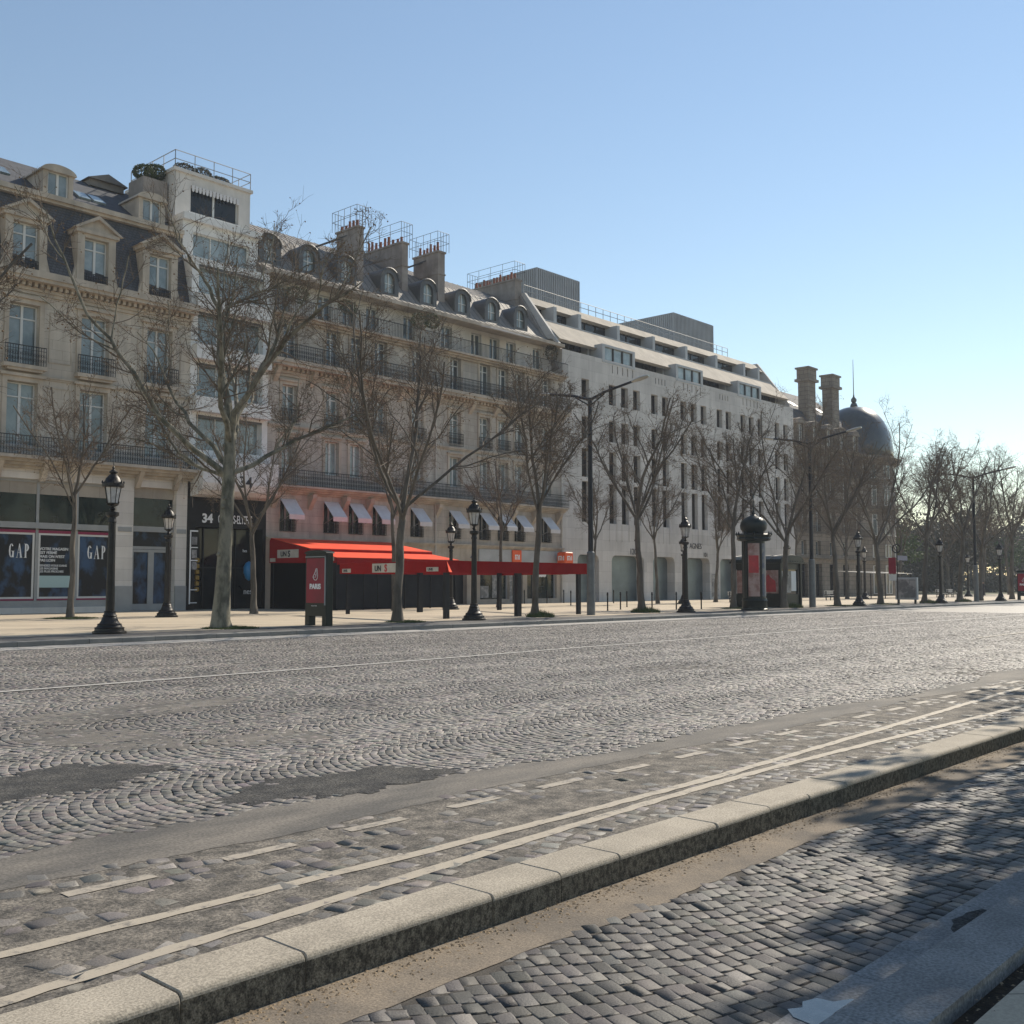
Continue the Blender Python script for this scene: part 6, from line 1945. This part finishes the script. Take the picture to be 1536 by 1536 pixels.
# ------------------------------------------------------------------ park beyond the crossing
sheet('plaza', 'pavement', 131, 420, 55.2, 78, PZ - .01)
sheet('lawn', 'park_ground', 150, 420, 50, 120, PZ + .05)
def leafy_tree(seed, H, rad, m, nleaf=5200, s=.26):
    rr = random.Random(seed)
    t = thing('park_tree', '', 'tree', (0, 0, 0))
    T = TreeMB(); C = MB()
    T.poly([(0, 0, 0), (.1, 0, H * .2), (0, .1, H * .42)], [.32, .24, .18], 8)
    ends = []
    for k in range(9):
        a = 2 * math.pi * k / 9 + rr.uniform(-.3, .3)
        q, w = branch(rr, (0, 0, H * rr.uniform(.25, .45)), Vector((math.cos(a), math.sin(a), rr.uniform(.4, 1.6))), H * .42, .11, .03, 6, .13, .03)
        T.poly(q, w, 5); ends += [q[-1], q[-3]]
        for _ in range(5):
            p, r, d = along(q, w, rr.uniform(.3, 1)); q2, w2 = branch(rr, p, side_dir(rr, d, .8), H * .16, .04, .01, 4, .2, .03); T.poly(q2, w2, 4); ends.append(q2[-1])
    for e in ends:
        k = rr.uniform(.6, 1.25)
        leaf_blob(C, e, (rad * .30 * k, rad * .30 * k, rad * .22 * k), int(nleaf / len(ends)), s, rr)
    T.build('trunk', 'bark_dark', t); C.build('crown', m, t)
    return t
k1 = leafy_tree(41, 13.5, 5.5, 'leaf_park', 5200); k2 = leafy_tree(42, 12, 5, 'leaf_fresh', 4200, .24); k3 = leafy_tree(43, 15, 6, 'leaf_park', 4600, .30); k4 = leafy_tree(44, 13.5, 6.2, 'leaf_dark', 22000, .175)
rr = random.Random(77)
kinds = ['dense dark', 'fresh green', 'tall dark']
pk = [(146, 62, 1, 'rightmost-reaching fresh green tree directly beyond the domed corner'), (160, 58, 0, 'dark leafy park tree behind the distant lantern and pale canopy'),
      (178, 64, 2, 'tall dark park tree behind the far tall street mast'), (190, 60, 1, 'fresh green park tree at the right edge behind the bare trees'),
      (214, 66, 0, 'dark leafy park tree at the very right edge of the photo')]
seen = set()
for (x, y, k, lb) in pk:
    src = (k1, k2, k3)[k]
    if k in seen: o = copy_tree(src)
    else: seen.add(k); o = src
    o.location = (x, y, PZ); o.rotation_euler = (0, 0, rr.uniform(0, 6)); o['label'] = lb; o['group'] = 'leafy park trees beyond the crossing'
VV, FF, off, MI = [], [], 0, []
for i in range(46):
    x, y = rr.uniform(165, 300), rr.uniform(60, 125)
    if not (.24 < y / x < .55): continue
    src = (k1, k2, k3)[i % 3]; sc = rr.uniform(.8, 1.12); az = rr.uniform(0, 6)
    Rm = np.array(Matrix.Rotation(az, 3, 'Z')) * sc
    for ch in src.children:
        me = ch.data; n = len(me.vertices); a = np.empty(n * 3, np.float32); me.vertices.foreach_get('co', a)
        VV.append(a.reshape(-1, 3) @ Rm.T + np.array([x, y, PZ]))
        for p in me.polygons: FF.append(tuple(v + off for v in p.vertices)); MI.append(0 if ch.name.startswith('trunk') else 1)
        off += n
B_ = MB(); r2 = random.Random(5)
for i in range(95):
    x = r2.uniform(160, 300); y = x * r2.uniform(.27, .50)
    if y < 58: continue
    leaf_blob(B_, (x, y, r2.uniform(.8, 3.0)), (4.5, 3.0, r2.uniform(1.4, 3.2)), 420, .34, r2)
VV.append(np.array(B_.v)); FF += [tuple(v + off for v in f) for f in B_.f]; MI += [1] * len(B_.f)
V = np.concatenate(VV)
me = bpy.data.meshes.new('park_wood'); me.from_pydata(V.tolist(), [], FF)
me.materials.append(M['bark_dark']); me.materials.append(M['leaf_park']); me.polygons.foreach_set('material_index', MI)
o = bpy.data.objects.new('park_wood', me); COL.objects.link(o)
tag(o, 'hazy wood of park trees reading as one mass beyond the crossing', 'wood', kind='stuff')
# near-side avenue trees, just past the right edge of the view; leaves added to shade the lane and near kerb
used_n = []
for i, (x, y, s, rz) in enumerate(((15.8, .25, .58, .3), (12.4, -.35, .48, 1.1), (20.0, .3, .70, 2.0), (28.5, .0, .86, 4.0), (36, .0, .95, 5))):
    o = k4 if i == 0 else copy_tree(k4)
    o.location = (x, y, -.03); o.scale = (s, s, (.96, .80, 1.0, .95, .95)[i]); o.rotation_euler = (0, 0, rz)
    o['label'] = ('second', 'first', 'third', 'fourth', 'fifth')[i] + ' out-of-view tree on the near pavement, leaves added for shade, counted from the camera'; o['group'] = 'out-of-view near pavement trees, leaves added for shade'

# ------------------------------------------------------------------ two distant walkers
def person(x, y, rz, label, coat):
    V = [((0, 0, .95), .15), ((0, 0, 1.15), .15), ((0, 0, 1.38), .17), ((0, 0, 1.50), .07), ((0, .01, 1.60), .085), ((0, .01, 1.70), .09),
         ((.10, 0, .88), .095), ((.12, .10, .50), .07), ((.12, .02, .09), .05), ((.12, .14, .04), .04),
         ((-.10, 0, .88), .095), ((-.12, -.08, .50), .07), ((-.12, -.22, .12), .05), ((-.12, -.12, .05), .04),
         ((.19, 0, 1.40), .07), ((.26, -.06, 1.12), .052), ((.25, .06, .88), .04), ((-.19, 0, 1.40), .07), ((-.26, .06, 1.12), .052), ((-.25, .14, .90), .04)]
    E = [(0, 1), (1, 2), (2, 3), (3, 4), (4, 5), (0, 6), (6, 7), (7, 8), (8, 9), (0, 10), (10, 11), (11, 12), (12, 13), (2, 14), (14, 15), (15, 16), (2, 17), (17, 18), (18, 19)]
    me = bpy.data.meshes.new('person'); me.from_pydata([v[0] for v in V], E, [])
    o = bpy.data.objects.new('person_tmp', me); COL.objects.link(o)
    sk = o.modifiers.new('s', 'SKIN'); o.modifiers.new('u', 'SUBSURF').levels = 1
    for i, v in enumerate(V): me.skin_vertices[0].data[i].radius = (v[1], v[1])
    me.skin_vertices[0].data[0].use_root = True
    m2 = bpy.data.meshes.new_from_object(o.evaluated_get(bpy.context.evaluated_depsgraph_get()))
    bpy.data.objects.remove(o)
    m2.materials.clear(); m2.materials.append(M[coat]); m2.materials.append(M['skin'])
    for p in m2.polygons:
        if p.center.z > 1.53: p.material_index = 1
    o = bpy.data.objects.new('person', m2); COL.objects.link(o)
    o.location = (x, y, PZ); o.rotation_euler = (0, 0, rz)
    tag(o, label, 'person')
    b = MB(); b.lathe([(.10, 1.66), (.105, 1.72), (.09, 1.78), (.04, 1.82), (.0, 1.825)], (0, -.01, 0), 10); b.build('hair', 'black_paint', o)
    return o
person(137.5, 54.6, .5, 'distant person in dark clothes walking between trees right of the domed building', 'cloth_dark')
person(122.0, 40.5, 2.4, 'distant person in dark clothes standing left of the far tall mast', 'cloth_dark')

# ------------------------------------------------------------------ thin morning haze
b = MB(); b.box(-40, 430, -45, 140, -1.4, 34.5)
hz = b.build('haze', 'void', kind='stuff')
hz.data.materials.clear()
hm = bpy.data.materials.new('haze'); hm.use_nodes = True
for n in list(hm.node_tree.nodes): hm.node_tree.nodes.remove(n)
ho = hm.node_tree.nodes.new('ShaderNodeOutputMaterial'); hv = hm.node_tree.nodes.new('ShaderNodeVolumePrincipled')
hv.inputs['Color'].default_value = (0.80, 0.88, 1.0, 1); hv.inputs['Density'].default_value = 0.00036; hv.inputs['Anisotropy'].default_value = 0.2
hm.node_tree.links.new(hv.outputs[0], ho.inputs['Volume'])
hz.data.materials.append(hm)
tag(hz, 'thin pale morning haze filling the avenue', 'haze')
